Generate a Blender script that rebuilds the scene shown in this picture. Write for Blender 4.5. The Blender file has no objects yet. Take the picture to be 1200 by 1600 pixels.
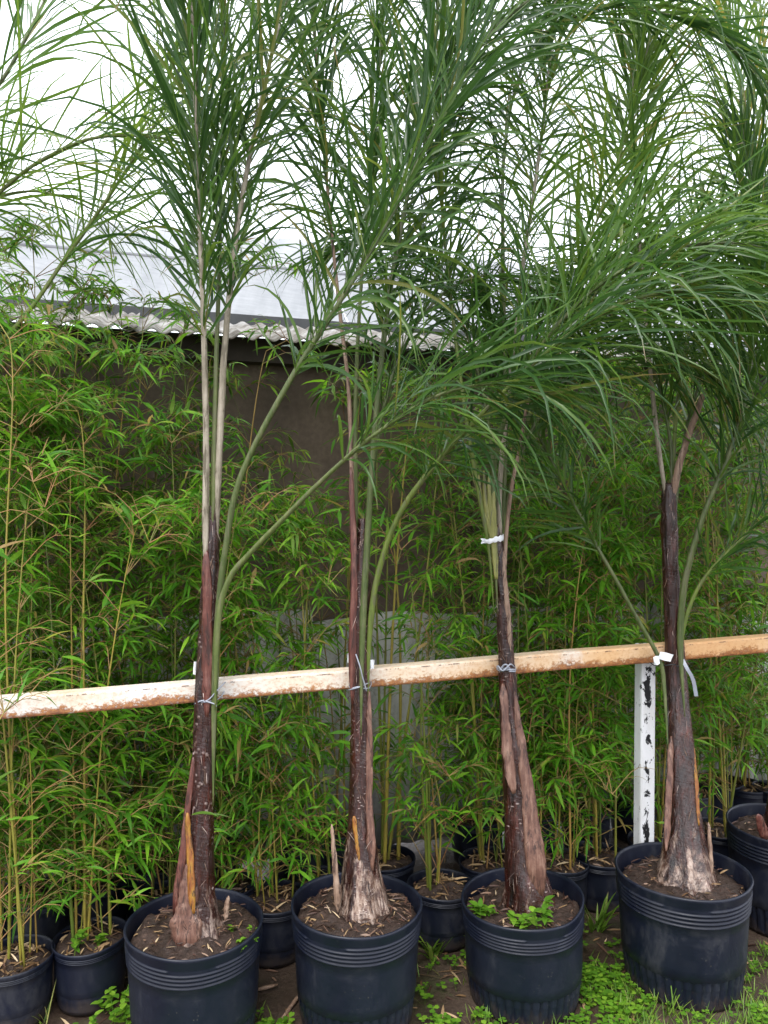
import bpy, math, random
from mathutils import Vector, noise
R = math.radians
rnd = random.Random(7)
C = bpy.context.scene.collection
scene = bpy.context.scene

# ------------------------------------------------------------------ camera, sky, sun, exposure
CAM_H = 1.6
cam_d = bpy.data.cameras.new('camera'); cam = bpy.data.objects.new('camera', cam_d); C.objects.link(cam)
cam.location = (0, 0, CAM_H); cam.rotation_euler = (R(90), 0, 0)
cam_d.sensor_fit = 'VERTICAL'; cam_d.sensor_height = 36; cam_d.lens = 27; cam_d.clip_end = 500; cam_d.clip_start = .05
scene.camera = cam
SUN_EL, SUN_ROT = R(58), R(165)
world = bpy.data.worlds.new('World'); scene.world = world; world.use_nodes = True
wn = world.node_tree; wn.nodes.clear()
sky = wn.nodes.new('ShaderNodeTexSky'); sky.sky_type = 'NISHITA'; sky.sun_disc = False
sky.sun_elevation = SUN_EL; sky.sun_rotation = SUN_ROT; sky.air_density = 1.5; sky.dust_density = 3
mix = wn.nodes.new('ShaderNodeMix'); mix.data_type = 'RGBA'; mix.inputs['Factor'].default_value = .88
mix.inputs['B'].default_value = (10.3, 10.7, 11.4, 1)          # the closed white cloud layer
wn.links.new(sky.outputs[0], mix.inputs['A'])
bg = wn.nodes.new('ShaderNodeBackground'); bg.inputs['Strength'].default_value = .12
wn.links.new(mix.outputs['Result'], bg.inputs['Color'])
wo = wn.nodes.new('ShaderNodeOutputWorld'); wn.links.new(bg.outputs[0], wo.inputs[0])
sun_d = bpy.data.lights.new('sun', 'SUN'); sun_d.energy = 1.6; sun_d.angle = R(35); sun_d.color = (1, .97, .92)
sun = bpy.data.objects.new('sun', sun_d); C.objects.link(sun)
sun.rotation_euler = Vector((-.25, -.62, 1.15)).to_track_quat('Z', 'Y').to_euler()
scene.view_settings.view_transform = 'Standard'; scene.view_settings.look = 'None'
scene.view_settings.exposure = 1.05; scene.view_settings.gamma = 1
scene.cycles.max_bounces = 8; scene.cycles.transmission_bounces = 6; scene.cycles.transparent_max_bounces = 8

# ------------------------------------------------------------------ helpers
def P(px, py, Y):
    """a point of the photograph (1200 x 1600) at distance Y from the photographer"""
    return Vector(((px - 600) / 1200 * Y, Y, CAM_H - (py - 800) / 1200 * Y))
def to_px(p):
    return (600 + 1200 * p.x / p.y, 800 - 1200 * (p.z - CAM_H) / p.y)
def W(w, Y): return w / 1200 * Y
def lerp(a, b, t): return a + (b - a) * t
def sst(a, b, x):
    t = min(1, max(0, (x - a) / (b - a))); return t * t * (3 - 2 * t)

class MB:
    def __init__(s): s.v = []; s.f = []; s.m = []; s.u = []
    def add(s, vs, fs, m=0, u=None):
        n = len(s.v); s.v.extend([tuple(v) for v in vs]); s.u.extend(u if u else [0.0] * len(vs))
        s.f.extend([tuple(i + n for i in f) for f in fs]); s.m.extend([m] * len(fs))
    def build(s, name, mats, parent=None, smooth=True, base=None):
        if not isinstance(mats, (list, tuple)): mats = [mats]
        me = bpy.data.meshes.new(name)
        if base is None and parent is not None:
            base = parent
            b = Vector((0, 0, 0))
            while base is not None: b = b + base.location; base = base.parent
        elif base is None: b = Vector((0, 0, 0))
        else: b = base
        me.from_pydata([(x - b.x, y - b.y, z - b.z) for x, y, z in s.v], [], s.f)
        for m in mats: me.materials.append(m)
        if len(mats) > 1: me.polygons.foreach_set('material_index', s.m)
        if smooth: me.polygons.foreach_set('use_smooth', [True] * len(s.f))
        if any(s.u): me.attributes.new('along', 'FLOAT', 'POINT').data.foreach_set('value', s.u)
        me.update()
        o = bpy.data.objects.new(name, me); C.objects.link(o)
        if parent is not None: o.parent = parent
        elif base is not None: o.location = b
        return o

def tag(o, label, cat, group=None):
    o['label'] = label; o['category'] = cat
    if group: o['group'] = group
    return o
def thing(name, label, cat, loc, group=None):
    o = bpy.data.objects.new(name, None); C.objects.link(o); o.location = loc; o.empty_display_size = .1
    return tag(o, label, cat, group)
def stuff(o): o['kind'] = 'stuff'; return o

def spline(pts, n):
    """Catmull-Rom through pts (lists of Vectors) -> n+1 points"""
    p = [pts[0] * 2 - pts[1]] + list(pts) + [pts[-1] * 2 - pts[-2]]
    seg = [(p[i + 1] - p[i]).length for i in range(1, len(p) - 2)]
    tot = sum(seg); out = []
    for k in range(n + 1):
        d = tot * k / n; i = 0
        while i < len(seg) - 1 and d > seg[i]: d -= seg[i]; i += 1
        t = min(1, d / seg[i]); a, b, c, e = p[i], p[i + 1], p[i + 2], p[i + 3]
        out.append(.5 * ((2 * b) + (c - a) * t + (2 * a - 5 * b + 4 * c - e) * t * t + (3 * b - a - 3 * c + e) * t ** 3))
    return out
def interp(xs, n):
    """resample a list of numbers to n+1 samples"""
    out = []
    for k in range(n + 1):
        d = (len(xs) - 1) * k / n; i = min(int(d), len(xs) - 2); out.append(lerp(xs[i], xs[i + 1], d - i))
    return out
def tube(mb, path, rad, n=8, m=0, cap=True, flat=1, lump=0, seed=0):
    """round tube along path; flat < 1 squeezes it along the second axis"""
    if not isinstance(rad, (list, tuple)): rad = [rad] * len(path)
    vs = []; fs = []; ref = None
    for i, c in enumerate(path):
        t = (path[min(i + 1, len(path) - 1)] - path[max(i - 1, 0)]).normalized()
        if ref is None: ref = t.cross(Vector((0, 1, .01))).normalized() if abs(t.y) < .9 else t.cross(Vector((0, 0, 1))).normalized()
        s = (ref - t * ref.dot(t)).normalized(); ref = s; q = t.cross(s)
        for k in range(n):
            a = 2 * math.pi * k / n; r = rad[i]
            if lump: r *= 1 + lump * noise.noise(Vector((math.cos(a) * 1.6 + seed, math.sin(a) * 1.6, i * .35)))
            vs.append(c + s * math.cos(a) * r + q * math.sin(a) * r * flat)
    for i in range(len(path) - 1):
        for k in range(n):
            k2 = (k + 1) % n; fs.append((i * n + k, i * n + k2, (i + 1) * n + k2, (i + 1) * n + k))
    if cap:
        fs.append(tuple(range(n))[::-1]); fs.append(tuple((len(path) - 1) * n + k for k in range(n)))
    mb.add(vs, fs, m)

def blade(mb, p0, d0, nrm, L, Wd, seg=5, droop=1.0, fold=.25, twist=0, m=0, prof=None, two=True, curl=0, kink=None):
    """a leaf blade: starts at p0 along d0, bends under its weight, folded along its midrib"""
    d = d0.normalized(); n = (nrm - d * nrm.dot(d))
    n = n.normalized() if n.length > 1e-4 else d.orthogonal().normalized()
    p = p0.copy(); vs = []; fs = []; st = L / seg
    for i in range(seg + 1):
        u = i / seg
        w = Wd * (prof(u) if prof else (min(1, .45 + 2.6 * u) * (1 - u ** 2.2) ** .8)) * .5
        s = d.cross(n).normalized()
        if two:
            if i == seg: vs += [p]
            else: vs += [p - s * w + n * w * fold, p, p + s * w + n * w * fold]
        else:
            if i == seg: vs += [p]
            else: vs += [p - s * w, p + s * w]
        p = p + d * st
        horiz = math.sqrt(max(0, 1 - d.z * d.z))
        dr = droop * (.25 + u) * (.25 + horiz) / seg
        if kink is not None and u >= kink: dr += .7
        nd = (d + Vector((0, 0, -1)) * dr + s * (curl / seg)).normalized()
        ax = d.cross(nd)
        n = (n - nd * n.dot(nd)).normalized(); d = nd
        if twist: n = (n + d.cross(n) * twist / seg).normalized()
    k = 3 if two else 2
    for i in range(seg - 1):
        a = i * k
        for j in range(k - 1): fs.append((a + j, a + j + 1, a + j + 1 + k, a + j + k))
    a = (seg - 1) * k; tip = seg * k
    for j in range(k - 1): fs.append((a + j, a + j + 1, tip))
    mb.add(vs, fs, m, [min(seg, i // k) / seg for i in range(tip + 1)])

# ------------------------------------------------------------------ materials
class N:
    def __init__(s, name):
        s.m = bpy.data.materials.new(name); s.m.use_nodes = True; s.t = s.m.node_tree; s.t.nodes.clear()
        s.out = s('OutputMaterial')
    def __call__(s, typ, **kw):
        n = s.t.nodes.new('ShaderNode' + typ)
        for k, v in kw.items(): setattr(n, k, v)
        return n
    def put(s, sock, v):
        if hasattr(v, 'links') or isinstance(v, bpy.types.NodeSocket): s.t.links.new(v, sock)
        else: sock.default_value = (*v, 1) if isinstance(v, tuple) and len(v) == 3 and sock.type == 'RGBA' else v
    def coord(s, scale=(1, 1, 1), kind='Object', rot=(0, 0, 0)):
        c = s('TexCoord'); mp = s('Mapping'); mp.inputs['Scale'].default_value = scale; mp.inputs['Rotation'].default_value = rot
        s.t.links.new(c.outputs[kind], mp.inputs[0]); return mp.outputs[0]
    def noise(s, co, scale=5, detail=4, rough=.6, dist=0):
        n = s('TexNoise'); n.inputs['Scale'].default_value = scale; n.inputs['Detail'].default_value = detail
        n.inputs['Roughness'].default_value = rough; n.inputs['Distortion'].default_value = dist
        s.t.links.new(co, n.inputs['Vector']); return n.outputs['Fac']
    def vor(s, co, scale=5, feature='F1', out='Distance'):
        n = s('TexVoronoi', feature=feature); n.inputs['Scale'].default_value = scale
        s.t.links.new(co, n.inputs['Vector']); return n.outputs[out]
    def ramp(s, f, stops):
        n = s('ValToRGB'); e = n.color_ramp.elements
        while len(e) < len(stops): e.new(.5)
        for x, (p, c) in zip(e, stops): x.position = p; x.color = (*c, 1) if isinstance(c, tuple) else (c, c, c, 1)
        s.t.links.new(f, n.inputs[0]); return n.outputs[0]
    def math(s, op, a, b=0.0, clamp=False):
        n = s('Math', operation=op, use_clamp=clamp); s.put(n.inputs[0], a); s.put(n.inputs[1], b); return n.outputs[0]
    def mix(s, f, a, b, mode='MIX'):
        n = s('Mix', data_type='RGBA', blend_type=mode); s.put(n.inputs['Factor'], f); s.put(n.inputs['A'], a); s.put(n.inputs['B'], b)
        return n.outputs['Result']
    def bump(s, h, strength=.3, dist=.01):
        n = s('Bump'); n.inputs['Strength'].default_value = strength; n.inputs['Distance'].default_value = dist
        s.t.links.new(h, n.inputs['Height']); return n.outputs[0]
    def xyz(s, co):
        n = s('SeparateXYZ'); s.t.links.new(co, n.inputs[0]); return n.outputs
    def bsdf(s, col, rough=.5, bump=None, spec=.5, metal=0, trans=0, tcol=None):
        b = s('BsdfPrincipled'); s.put(b.inputs['Base Color'], col); s.put(b.inputs['Roughness'], rough)
        b.inputs['Specular IOR Level'].default_value = spec; b.inputs['Metallic'].default_value = metal
        if bump is not None: s.t.links.new(bump, b.inputs['Normal'])
        o = b.outputs[0]
        if trans:
            t = s('BsdfTranslucent'); s.put(t.inputs[0], tcol if tcol is not None else col)
            mx = s('MixShader'); mx.inputs[0].default_value = trans
            s.t.links.new(o, mx.inputs[1]); s.t.links.new(t.outputs[0], mx.inputs[2]); o = mx.outputs[0]
        s.t.links.new(o, s.out.inputs[0]); return s.m

def rand_fac(n):
    g = n('NewGeometry'); oi = n('ObjectInfo')
    return n.math('FRACT', n.math('ADD', g.outputs['Random Per Island'], oi.outputs['Random']))

def leaf_mat(name, stops, rough=.32, trans=.3, spec=.5, patch=.35, tip=.9, foot=0.0):
    n = N(name); f = rand_fac(n); co = n.coord()
    c = n.ramp(f, stops)
    big = n.noise(co, 3, 2); fine = n.noise(n.coord((40, 40, 12)), 3, 3)
    v = n.math('MULTIPLY_ADD', big, patch)
    v.node.inputs[2].default_value = 1 - patch / 2
    c2 = n.mix(1.0, c, v, 'MULTIPLY')
    v2 = n.math('MULTIPLY_ADD', fine, .5); v2.node.inputs[2].default_value = .75
    c3 = n.mix(1.0, c2, v2, 'MULTIPLY')
    at = n('Attribute'); at.attribute_name = 'along'; al = at.outputs['Fac']
    f2 = n.math('FRACT', n.math('MULTIPLY', f, 17.3))
    tipm = n.math('MULTIPLY', n.math('SUBTRACT', n.math('ADD', al, n.math('MULTIPLY', fine, .12)), n.math('ADD', .86, n.math('MULTIPLY', f2, .45))), 9.0, True)
    c3 = n.mix(n.math('MULTIPLY', tipm, tip), c3, (.23, .15, .07))
    c3 = n.mix(n.math('MULTIPLY', n.math('SUBTRACT', .14, al), foot, True), c3, (.17, .19, .06))
    hs = n('HueSaturation'); hs.inputs['Value'].default_value = 1.5; hs.inputs['Hue'].default_value = .485; n.put(hs.inputs['Color'], c3)
    return n.bsdf(c3, rough, n.bump(fine, .15, .002), spec, 0, trans, hs.outputs[0])

M = {}
M['palm_dark'] = leaf_mat('palm_leaf_dark', [(0, (.022, .066, .014)), (.35, (.036, .098, .018)), (.7, (.056, .13, .020)), (.95, (.09, .165, .024)), (1, (.17, .17, .035))], .24, .42, .42, foot=2.2)
M['palm_mid'] = leaf_mat('palm_leaf_mid', [(0, (.036, .095, .014)), (.5, (.064, .15, .019)), (.95, (.105, .195, .024)), (1, (.2, .19, .04))], .26, .42, .42, foot=2.2)
M['palm_light'] = leaf_mat('palm_leaf_light', [(0, (.05, .12, .018)), (.5, (.09, .18, .022)), (.93, (.14, .23, .03)), (1, (.28, .24, .05))], .36, .45, .34, foot=2.2)
M['bamboo_leaf'] = leaf_mat('bamboo_leaf', [(0, (.04, .14, .010)), (.4, (.080, .24, .014)), (.75, (.14, .35, .020)), (.95, (.22, .41, .03)), (.98, (.3, .26, .05)), (1, (.4, .26, .10))], .45, .42, .25, .35, .35, 0.0)
M['bamboo_leaf_dull'] = leaf_mat('bamboo_leaf_dull', [(0, (.042, .11, .014)), (.5, (.085, .185, .02)), (.92, (.155, .26, .03)), (.97, (.26, .20, .07)), (1, (.33, .21, .09))], .5, .38, .22, .35, .4, 0.0)
M['tree_leaf'] = leaf_mat('tree_leaf', [(0, (.05, .10, .02)), (.5, (.10, .16, .03)), (1, (.18, .22, .045))], .45, .4)
M['grass'] = leaf_mat('grass_leaf', [(0, (.06, .13, .014)), (.6, (.13, .24, .025)), (.93, (.21, .30, .045)), (1, (.36, .32, .12))], .45, .35, .4)
M['clover'] = leaf_mat('clover_leaf', [(0, (.06, .16, .012)), (.6, (.11, .25, .018)), (1, (.19, .34, .03))], .45, .35, .4)
M['straw'] = leaf_mat('straw', [(0, (.12, .065, .03)), (.5, (.27, .17, .085)), (.85, (.42, .29, .16)), (1, (.55, .43, .28))], .6, .1, .3)
M['dead_fibre'] = leaf_mat('dead_fibre', [(0, (.03, .014, .01)), (.6, (.075, .035, .024)), (1, (.24, .15, .1))], .5, .05, .5)
M['pale_fibre'] = leaf_mat('pale_fibre', [(0, (.10, .05, .04)), (.5, (.25, .16, .13)), (1, (.5, .4, .35))], .35, .05, .5)

def mat_culm():
    n = N('bamboo_culm'); f = rand_fac(n); co = n.coord()
    c = n.ramp(f, [(0, (.09, .13, .018)), (.45, (.19, .19, .028)), (.8, (.32, .25, .045)), (1, (.28, .15, .05))])
    nz = n.noise(n.coord((60, 60, 14)), 1, 4)
    c = n.mix(n.ramp(nz, [(.5, 0.0), (.72, .75)]), c, (.12, .07, .03))
    return n.bsdf(c, .38, None, .5)
M['culm'] = mat_culm()
def mat_twig():
    n = N('bamboo_twig'); c = n.ramp(rand_fac(n), [(0, (.14, .14, .03)), (.5, (.27, .18, .06)), (1, (.28, .12, .045))])
    return n.bsdf(c, .5)
M['twig'] = mat_twig()

def mat_trunk(name, tan_h, tan_amt, glint_fleck=.5, fib=(26, 26, 60)):
    """wet red-brown fibrous trunk, pale bare patches low down (tan_h: metres above its foot)"""
    n = N(name); co = n.coord(); z = n.xyz(co)[2]
    n1 = n.noise(n.coord((9, 9, 2.2)), 3, 6, .65, .6)
    n2 = n.noise(n.coord((70, 70, 8)), 1, 5, .6)
    dark = n.ramp(n.mix(.5, n1, n2), [(.36, (.005, .0018, .0013)), (.52, (.028, .0065, .004)), (.67, (.085, .019, .011)), (.84, (.20, .07, .045))])
    wv = n('TexWave', wave_type='BANDS', bands_direction='DIAGONAL'); wv.inputs['Scale'].default_value = 5; wv.inputs['Distortion'].default_value = 7
    wv.inputs['Detail'].default_value = 3; wv.inputs['Detail Scale'].default_value = 2.5
    n.t.links.new(n.coord((3, 3, 9)), wv.inputs['Vector'])
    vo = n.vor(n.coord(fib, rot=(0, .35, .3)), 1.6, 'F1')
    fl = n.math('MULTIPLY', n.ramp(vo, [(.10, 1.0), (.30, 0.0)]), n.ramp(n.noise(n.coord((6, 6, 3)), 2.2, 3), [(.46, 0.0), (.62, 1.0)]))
    c = n.mix(n.math('MULTIPLY', fl, glint_fleck), dark, (.40, .30, .27))  # pale flecks: fibres, plus wet glints painted into the colour
    g = n.math('SUBTRACT', tan_h, z)
    msk = n.math('ADD', n.math('MULTIPLY', g, 3.2), n.math('MULTIPLY', n.math('SUBTRACT', n.noise(n.coord((11, 11, 3.5)), 2.4, 6, .7, .8), .5), 3.6))
    msk = n.math('MULTIPLY', n.math('MULTIPLY', n.ramp(msk, [(.05, 0.0), (.4, 1.0)]), n.ramp(n.noise(n.coord((26, 26, 5)), 2.0, 6, .75, .5), [(.42, .12), (.54, 1.0)])), tan_amt)
    tan = n.ramp(n.noise(n.coord((50, 50, 9)), 1.4, 5, .65), [(.32, (.09, .035, .025)), (.46, (.27, .185, .14)), (.66, (.47, .37, .31))])
    c = n.mix(msk, c, tan)
    h = n.math('ADD', n.math('ADD', n2, n.math('MULTIPLY', wv.outputs['Fac'], .03)), n.math('MULTIPLY', fl, .35))
    rough = n.ramp(n.noise(co, 25, 4), [(.36, .2), (.68, .5)])
    return n.bsdf(c, rough, n.bump(h, .75, .009), .6)
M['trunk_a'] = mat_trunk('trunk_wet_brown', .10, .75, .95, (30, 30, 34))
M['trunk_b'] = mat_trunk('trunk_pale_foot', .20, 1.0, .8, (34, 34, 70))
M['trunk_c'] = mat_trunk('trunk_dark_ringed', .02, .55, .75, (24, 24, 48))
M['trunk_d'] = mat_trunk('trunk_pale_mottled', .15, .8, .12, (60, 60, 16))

def mat_strip(name, stops, rough=.5, dark=(.03, .013, .01)):
    n = N(name); nz = n.noise(n.coord((55, 55, 4)), 1.3, 5, .65); n2 = n.noise(n.coord(), 14, 5, .7)
    c = n.ramp(n.mix(.4, nz, n2), stops)
    fk = n.noise(n.coord((30, 30, 4)), 2.4, 7, .75, .6)
    c = n.mix(n.ramp(fk, [(.52, 0.0), (.60, .9)]), c, dark)
    return n.bsdf(c, rough, n.bump(nz, .5, .004), .45)
M['boot_tan'] = mat_strip('leaf_base_tan', [(.36, (.05, .016, .011)), (.51, (.145, .07, .048)), (.68, (.31, .195, .145))])
M['boot_orange'] = mat_strip('leaf_base_orange', [(.3, (.07, .018, .008)), (.48, (.22, .075, .012)), (.66, (.34, .20, .02))])
M['boot_red'] = mat_strip('leaf_base_red', [(.3, (.028, .01, .008)), (.5, (.11, .035, .026)), (.7, (.26, .13, .1))], .32)
M['petiole'] = mat_strip('petiole_green', [(.3, (.04, .055, .014)), (.5, (.085, .115, .024)), (.66, (.17, .17, .07)), (.8, (.33, .28, .18))], .5, dark=(.10, .10, .05))
M['petiole_green'] = mat_strip('petiole_bright', [(.3, (.06, .085, .014)), (.55, (.12, .165, .024)), (.75, (.22, .23, .07))], .5, dark=(.10, .10, .05))
M['petiole_dark'] = mat_strip('petiole_deep_green', [(.3, (.03, .045, .010)), (.5, (.062, .09, .018)), (.7, (.16, .16, .07))], .48, dark=(.10, .10, .05))
M['petiole_grey'] = mat_strip('petiole_grey', [(.28, (.07, .06, .035)), (.45, (.2, .17, .12)), (.62, (.38, .33, .26))], .55, dark=(.09, .075, .045))
M['petiole_dead'] = mat_strip('petiole_dead', [(.3, (.07, .035, .025)), (.5, (.25, .16, .11)), (.7, (.42, .31, .24))], .6)
M['sheaf'] = mat_strip('folded_leaf', [(.3, (.09, .10, .02)), (.5, (.22, .22, .06)), (.7, (.36, .33, .14))], .45, dark=(.10, .10, .05))

def mat_pot():
    n = N('pot_plastic'); co = n.coord(); oi = n('ObjectInfo'); x, y, z = n.xyz(co)
    d = n.noise(n.coord((5, 5, 3)), 2, 7, .72, .4); s = n.noise(n.coord((30, 30, 90)), 1, 4)
    fade = n.noise(n.coord((3, 3, 1.2)), 1.4, 4)
    c = n.ramp(fade, [(.35, (.0038, .0055, .0135)), (.65, (.0078, .0102, .0215))])
    dust = n.math('MULTIPLY', n.ramp(n.math('ADD', d, n.math('MULTIPLY', n.math('SUBTRACT', oi.outputs['Random'], .5), .16)), [(.53, 0.0), (.68, .42)]), n.ramp(n.noise(n.coord((40, 40, 30)), 2, 5, .8), [(.3, .35), (.65, 1.0)]))
    c = n.mix(dust, c, (.060, .060, .064))
    mud = n.math('ADD', n.math('MULTIPLY', z, -9.0), n.math('MULTIPLY', n.noise(n.coord((14, 14, 9)), 2, 6, .75), 2.0))
    c = n.mix(n.ramp(mud, [(.55, 0.0), (1.1, .6)]), c, (.05, .035, .025))
    sp = n.vor(n.coord(), 70); spn = n.noise(co, 9, 3)
    c = n.mix(n.math('MULTIPLY', n.ramp(sp, [(.05, 1.0), (.15, 0.0)]), n.ramp(spn, [(.52, 0.0), (.64, .7)])), c, (.14, .125, .10))
    scr = n.noise(n.coord((6, 6, 130), rot=(.15, .1, 0)), 1.2, 5, .7)
    c = n.mix(n.math('MULTIPLY', n.ramp(scr, [(.68, 0.0), (.74, .5)]), n.ramp(fade, [(.45, 0.0), (.6, 1.0)])), c, (.09, .09, .095))
    return n.bsdf(c, n.ramp(d, [(.4, .34), (.68, .7)]), n.bump(s, .08, .003), .36)
M['pot'] = mat_pot()
def mat_soil(name, a, b, c_, rough=.75):
    n = N(name); co = n.coord(); n1 = n.noise(co, 9, 8, .7); n2 = n.noise(co, 90, 5, .7)
    c = n.ramp(n.mix(.45, n1, n2), [(.34, a), (.52, b), (.68, c_)])
    return n.bsdf(c, n.ramp(n1, [(.35, .45), (.6, rough)]), n.bump(n2, .8, .01), .4)
M['soil'] = mat_soil('potting_soil', (.012, .0065, .0045), (.034, .019, .0135), (.092, .056, .042))
def mat_ground():
    n = N('wet_ground'); co = n.coord(kind='Object'); n1 = n.noise(co, 2.2, 8, .7); n2 = n.noise(co, 60, 6, .7)
    c = n.ramp(n.mix(.4, n1, n2), [(.34, (.02, .013, .009)), (.52, (.052, .033, .023)), (.7, (.11, .075, .052))])
    moss = n.ramp(n.noise(co, 3.1, 7, .75, .4), [(.55, 0.0), (.7, .7)])
    c = n.mix(moss, c, (.045, .07, .018))
    return n.bsdf(c, n.ramp(n1, [(.3, .3), (.6, .7)]), n.bump(n.mix(.5, n1, n2), .7, .015), .5)
M['ground'] = mat_ground()

def mat_rail():
    n = N('rusty_rail_paint'); co = n.coord(); x, y, z = n.xyz(co)
    nz = n.noise(n.coord((7, 9, 9)), 1.5, 8, .75, .3); nf = n.noise(n.coord((22, 30, 30)), 3, 6, .75)
    big = n.noise(n.coord((1.1, 2, 2)), 1.6, 4, .6)
    tint = n.math('ADD', n.math('MULTIPLY', x, .24), n.math('MULTIPLY', n.math('SUBTRACT', big, .5), 1.5))
    base = n.ramp(n.math('ADD', tint, .40), [(.0, (.74, .72, .69)), (.3, (.70, .57, .43)), (.65, (.66, .42, .22)), (1, (.58, .32, .14))])
    base = n.mix(n.ramp(n.noise(co, 5, 4), [(.60, 0.0), (.70, .5)]), base, (.72, .70, .68))
    base = n.mix(n.ramp(nf, [(.46, 0.0), (.72, .7)]), base, (.50, .22, .07))
    low = n.math('MULTIPLY', z, -17.0)                         # more rust along the lower edge
    m1 = n.math('ADD', n.math('MULTIPLY', n.mix(.45, nz, nf), 3.2), n.math('SUBTRACT', low, 1.40))
    c = n.mix(n.ramp(m1, [(.28, 0.0), (.52, .95)]), base, n.ramp(nf, [(.36, (.085, .026, .012)), (.5, (.25, .085, .022)), (.64, (.42, .19, .06))]))
    edge = n.math('SUBTRACT', 1.0, n.math('MULTIPLY', n.math('ABSOLUTE', n.math('SUBTRACT', n.math('ADD', z, n.math('MULTIPLY', nf, .006)), .0275)), 300.0), True)
    e2 = n.math('MULTIPLY', edge, n.ramp(n.noise(n.coord((9, 2, 2)), 2.2, 6, .8), [(.50, 0.0), (.56, 1.0)]))
    c = n.mix(e2, c, (.06, .02, .012))
    spot = n.ramp(n.noise(n.coord((12, 16, 16)), 2.2, 6, .8), [(.66, 0.0), (.70, 1.0)])
    c = n.mix(spot, c, n.ramp(nf, [(.4, (.09, .028, .012)), (.6, (.33, .13, .04))]))
    return n.bsdf(c, n.ramp(nz, [(.4, .45), (.7, .8)]), n.bump(n.mix(.5, nz, nf), .3, .003), .4)
M['rail'] = mat_rail()
def mat_post():
    n = N('peeling_white_paint'); co = n.coord(); x, y, z = n.xyz(co)
    nz = n.noise(n.coord((26, 26, 17)), 1, 6, .75, .6)
    band = n.ramp(n.math('ABSOLUTE', n.math('ADD', x, .004)), [(.006, 1.0), (.019, 0.0)])
    zz = n.ramp(n.noise(n.coord((0, 0, 6)), 1.5, 3), [(.36, 0.0), (.55, 1.0)])
    k = n.math('ADD', nz, n.math('MULTIPLY', n.math('MULTIPLY', band, zz), .17))
    c = n.mix(n.ramp(k, [(.605, 0.0), (.625, 1.0)]), n.mix(n.ramp(n.noise(n.coord((8, 8, 2)), 2, 6, .7), [(.45, 0.0), (.75, .5)]), (.78, .78, .80), (.50, .47, .42)), (.012, .012, .014))
    return n.bsdf(c, .5, n.bump(k, .2, .003), .45)
M['post'] = mat_post()
def mat_wall():
    n = N('brown_wall_sheet'); co = n.coord(); a = n.noise(n.coord((1.2, 1.2, .5)), 2, 6, .65); b = n.noise(co, 40, 4)
    c = n.ramp(n.mix(.3, a, b), [(.32, (.065, .044, .032)), (.52, (.125, .088, .064)), (.7, (.20, .145, .108))])
    return n.bsdf(c, .6, n.bump(b, .15, .004), .35)
M['wall'] = mat_wall()
def mat_grey():
    n = N('weathered_grey_sheet'); co = n.coord(); a = n.noise(n.coord((4, 4, .8)), 2, 7, .7, .3); b = n.noise(co, 50, 4)
    c = n.ramp(n.mix(.3, a, b), [(.3, (.2, .19, .17)), (.5, (.44, .425, .405)), (.7, (.58, .565, .55))])
    z = n.xyz(co)[2]
    c = n.mix(n.math('MULTIPLY', n.ramp(z, [(0.0, 1.0), (.35, 0.0)]), n.ramp(a, [(.4, 0.0), (.6, .6)])), c, (.05, .055, .025))
    return n.bsdf(c, .75, n.bump(b, .3, .004), .3)
M['grey'] = mat_grey()
def mat_roof():
    n = N('roof_sheet'); co = n.coord(); a = n.noise(n.coord((5, 5, 5)), 2, 7, .7)
    c = n.ramp(a, [(.38, (.07, .05, .035)), (.5, (.20, .18, .15)), (.64, (.36, .35, .34))])
    return n.bsdf(c, .5, None, .4, 0, .04)
M['roof'] = mat_roof()
def mat_film():
    n = N('greenhouse_film'); co = n.coord(); a = n.noise(n.coord((7, 1, .6)), 1.2, 4); b = n.noise(n.coord((3, 20, 20)), 2, 4)
    c = n.ramp(n.mix(.35, a, b), [(.35, (.34, .355, .38)), (.6, (.46, .475, .50))])
    return n.bsdf(c, .3, n.bump(b, .25, .01), .5, 0, .45)
M['film'] = mat_film()
def plain(name, col, rough=.5, spec=.4, var=.3):
    n = N(name); a = n.noise(n.coord(), 14, 5, .7)
    c = n.mix(n.ramp(a, [(.35, 0.0), (.7, 1.0)]), col, tuple(x * (1 - var) for x in col))
    return n.bsdf(c, rough, n.bump(a, .15, .003), spec)
M['board'] = plain('dark_board', (.075, .078, .085), .6)
M['purlin'] = plain('grey_purlin', (.16, .165, .18), .6)
M['dark_beam'] = plain('dark_timber', (.05, .037, .029), .7)
M['white_plastic'] = plain('white_plastic', (.82, .83, .86), .4, .5, .12)
M['grey_tie'] = plain('grey_tie_plastic', (.34, .36, .42), .35, .5, .3)
M['black_tie'] = plain('black_wire', (.02, .02, .022), .4)
M['bark'] = plain('tree_bark', (.16, .13, .10), .8)

# ------------------------------------------------------------------ ground
def axis():
    xs = [-120, -60, -30, -15, -8, -5, -4]; x = -3.4
    while x < 3.41: xs.append(x); x += .045
    return xs + [4, 5, 8, 15, 30, 60, 120]
def gz(x, y):
    if abs(x) > 3.4 or abs(y - 3.2) > 3.4: return -.004
    k = noise.noise(Vector((x * 3, y * 3, .3))) * .009 + noise.noise(Vector((x * 11, y * 11, 4))) * .005
    return min(0, k - .004)
xs = axis(); ys = [v + 3.2 for v in xs]
g = MB(); g.add([(x, y, gz(x, y)) for y in ys for x in xs],
    [(j * len(xs) + i, j * len(xs) + i + 1, (j + 1) * len(xs) + i + 1, (j + 1) * len(xs) + i) for j in range(len(ys) - 1) for i in range(len(xs) - 1)])
g = g.build('ground', M['ground']); g['kind'] = 'structure'

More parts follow.
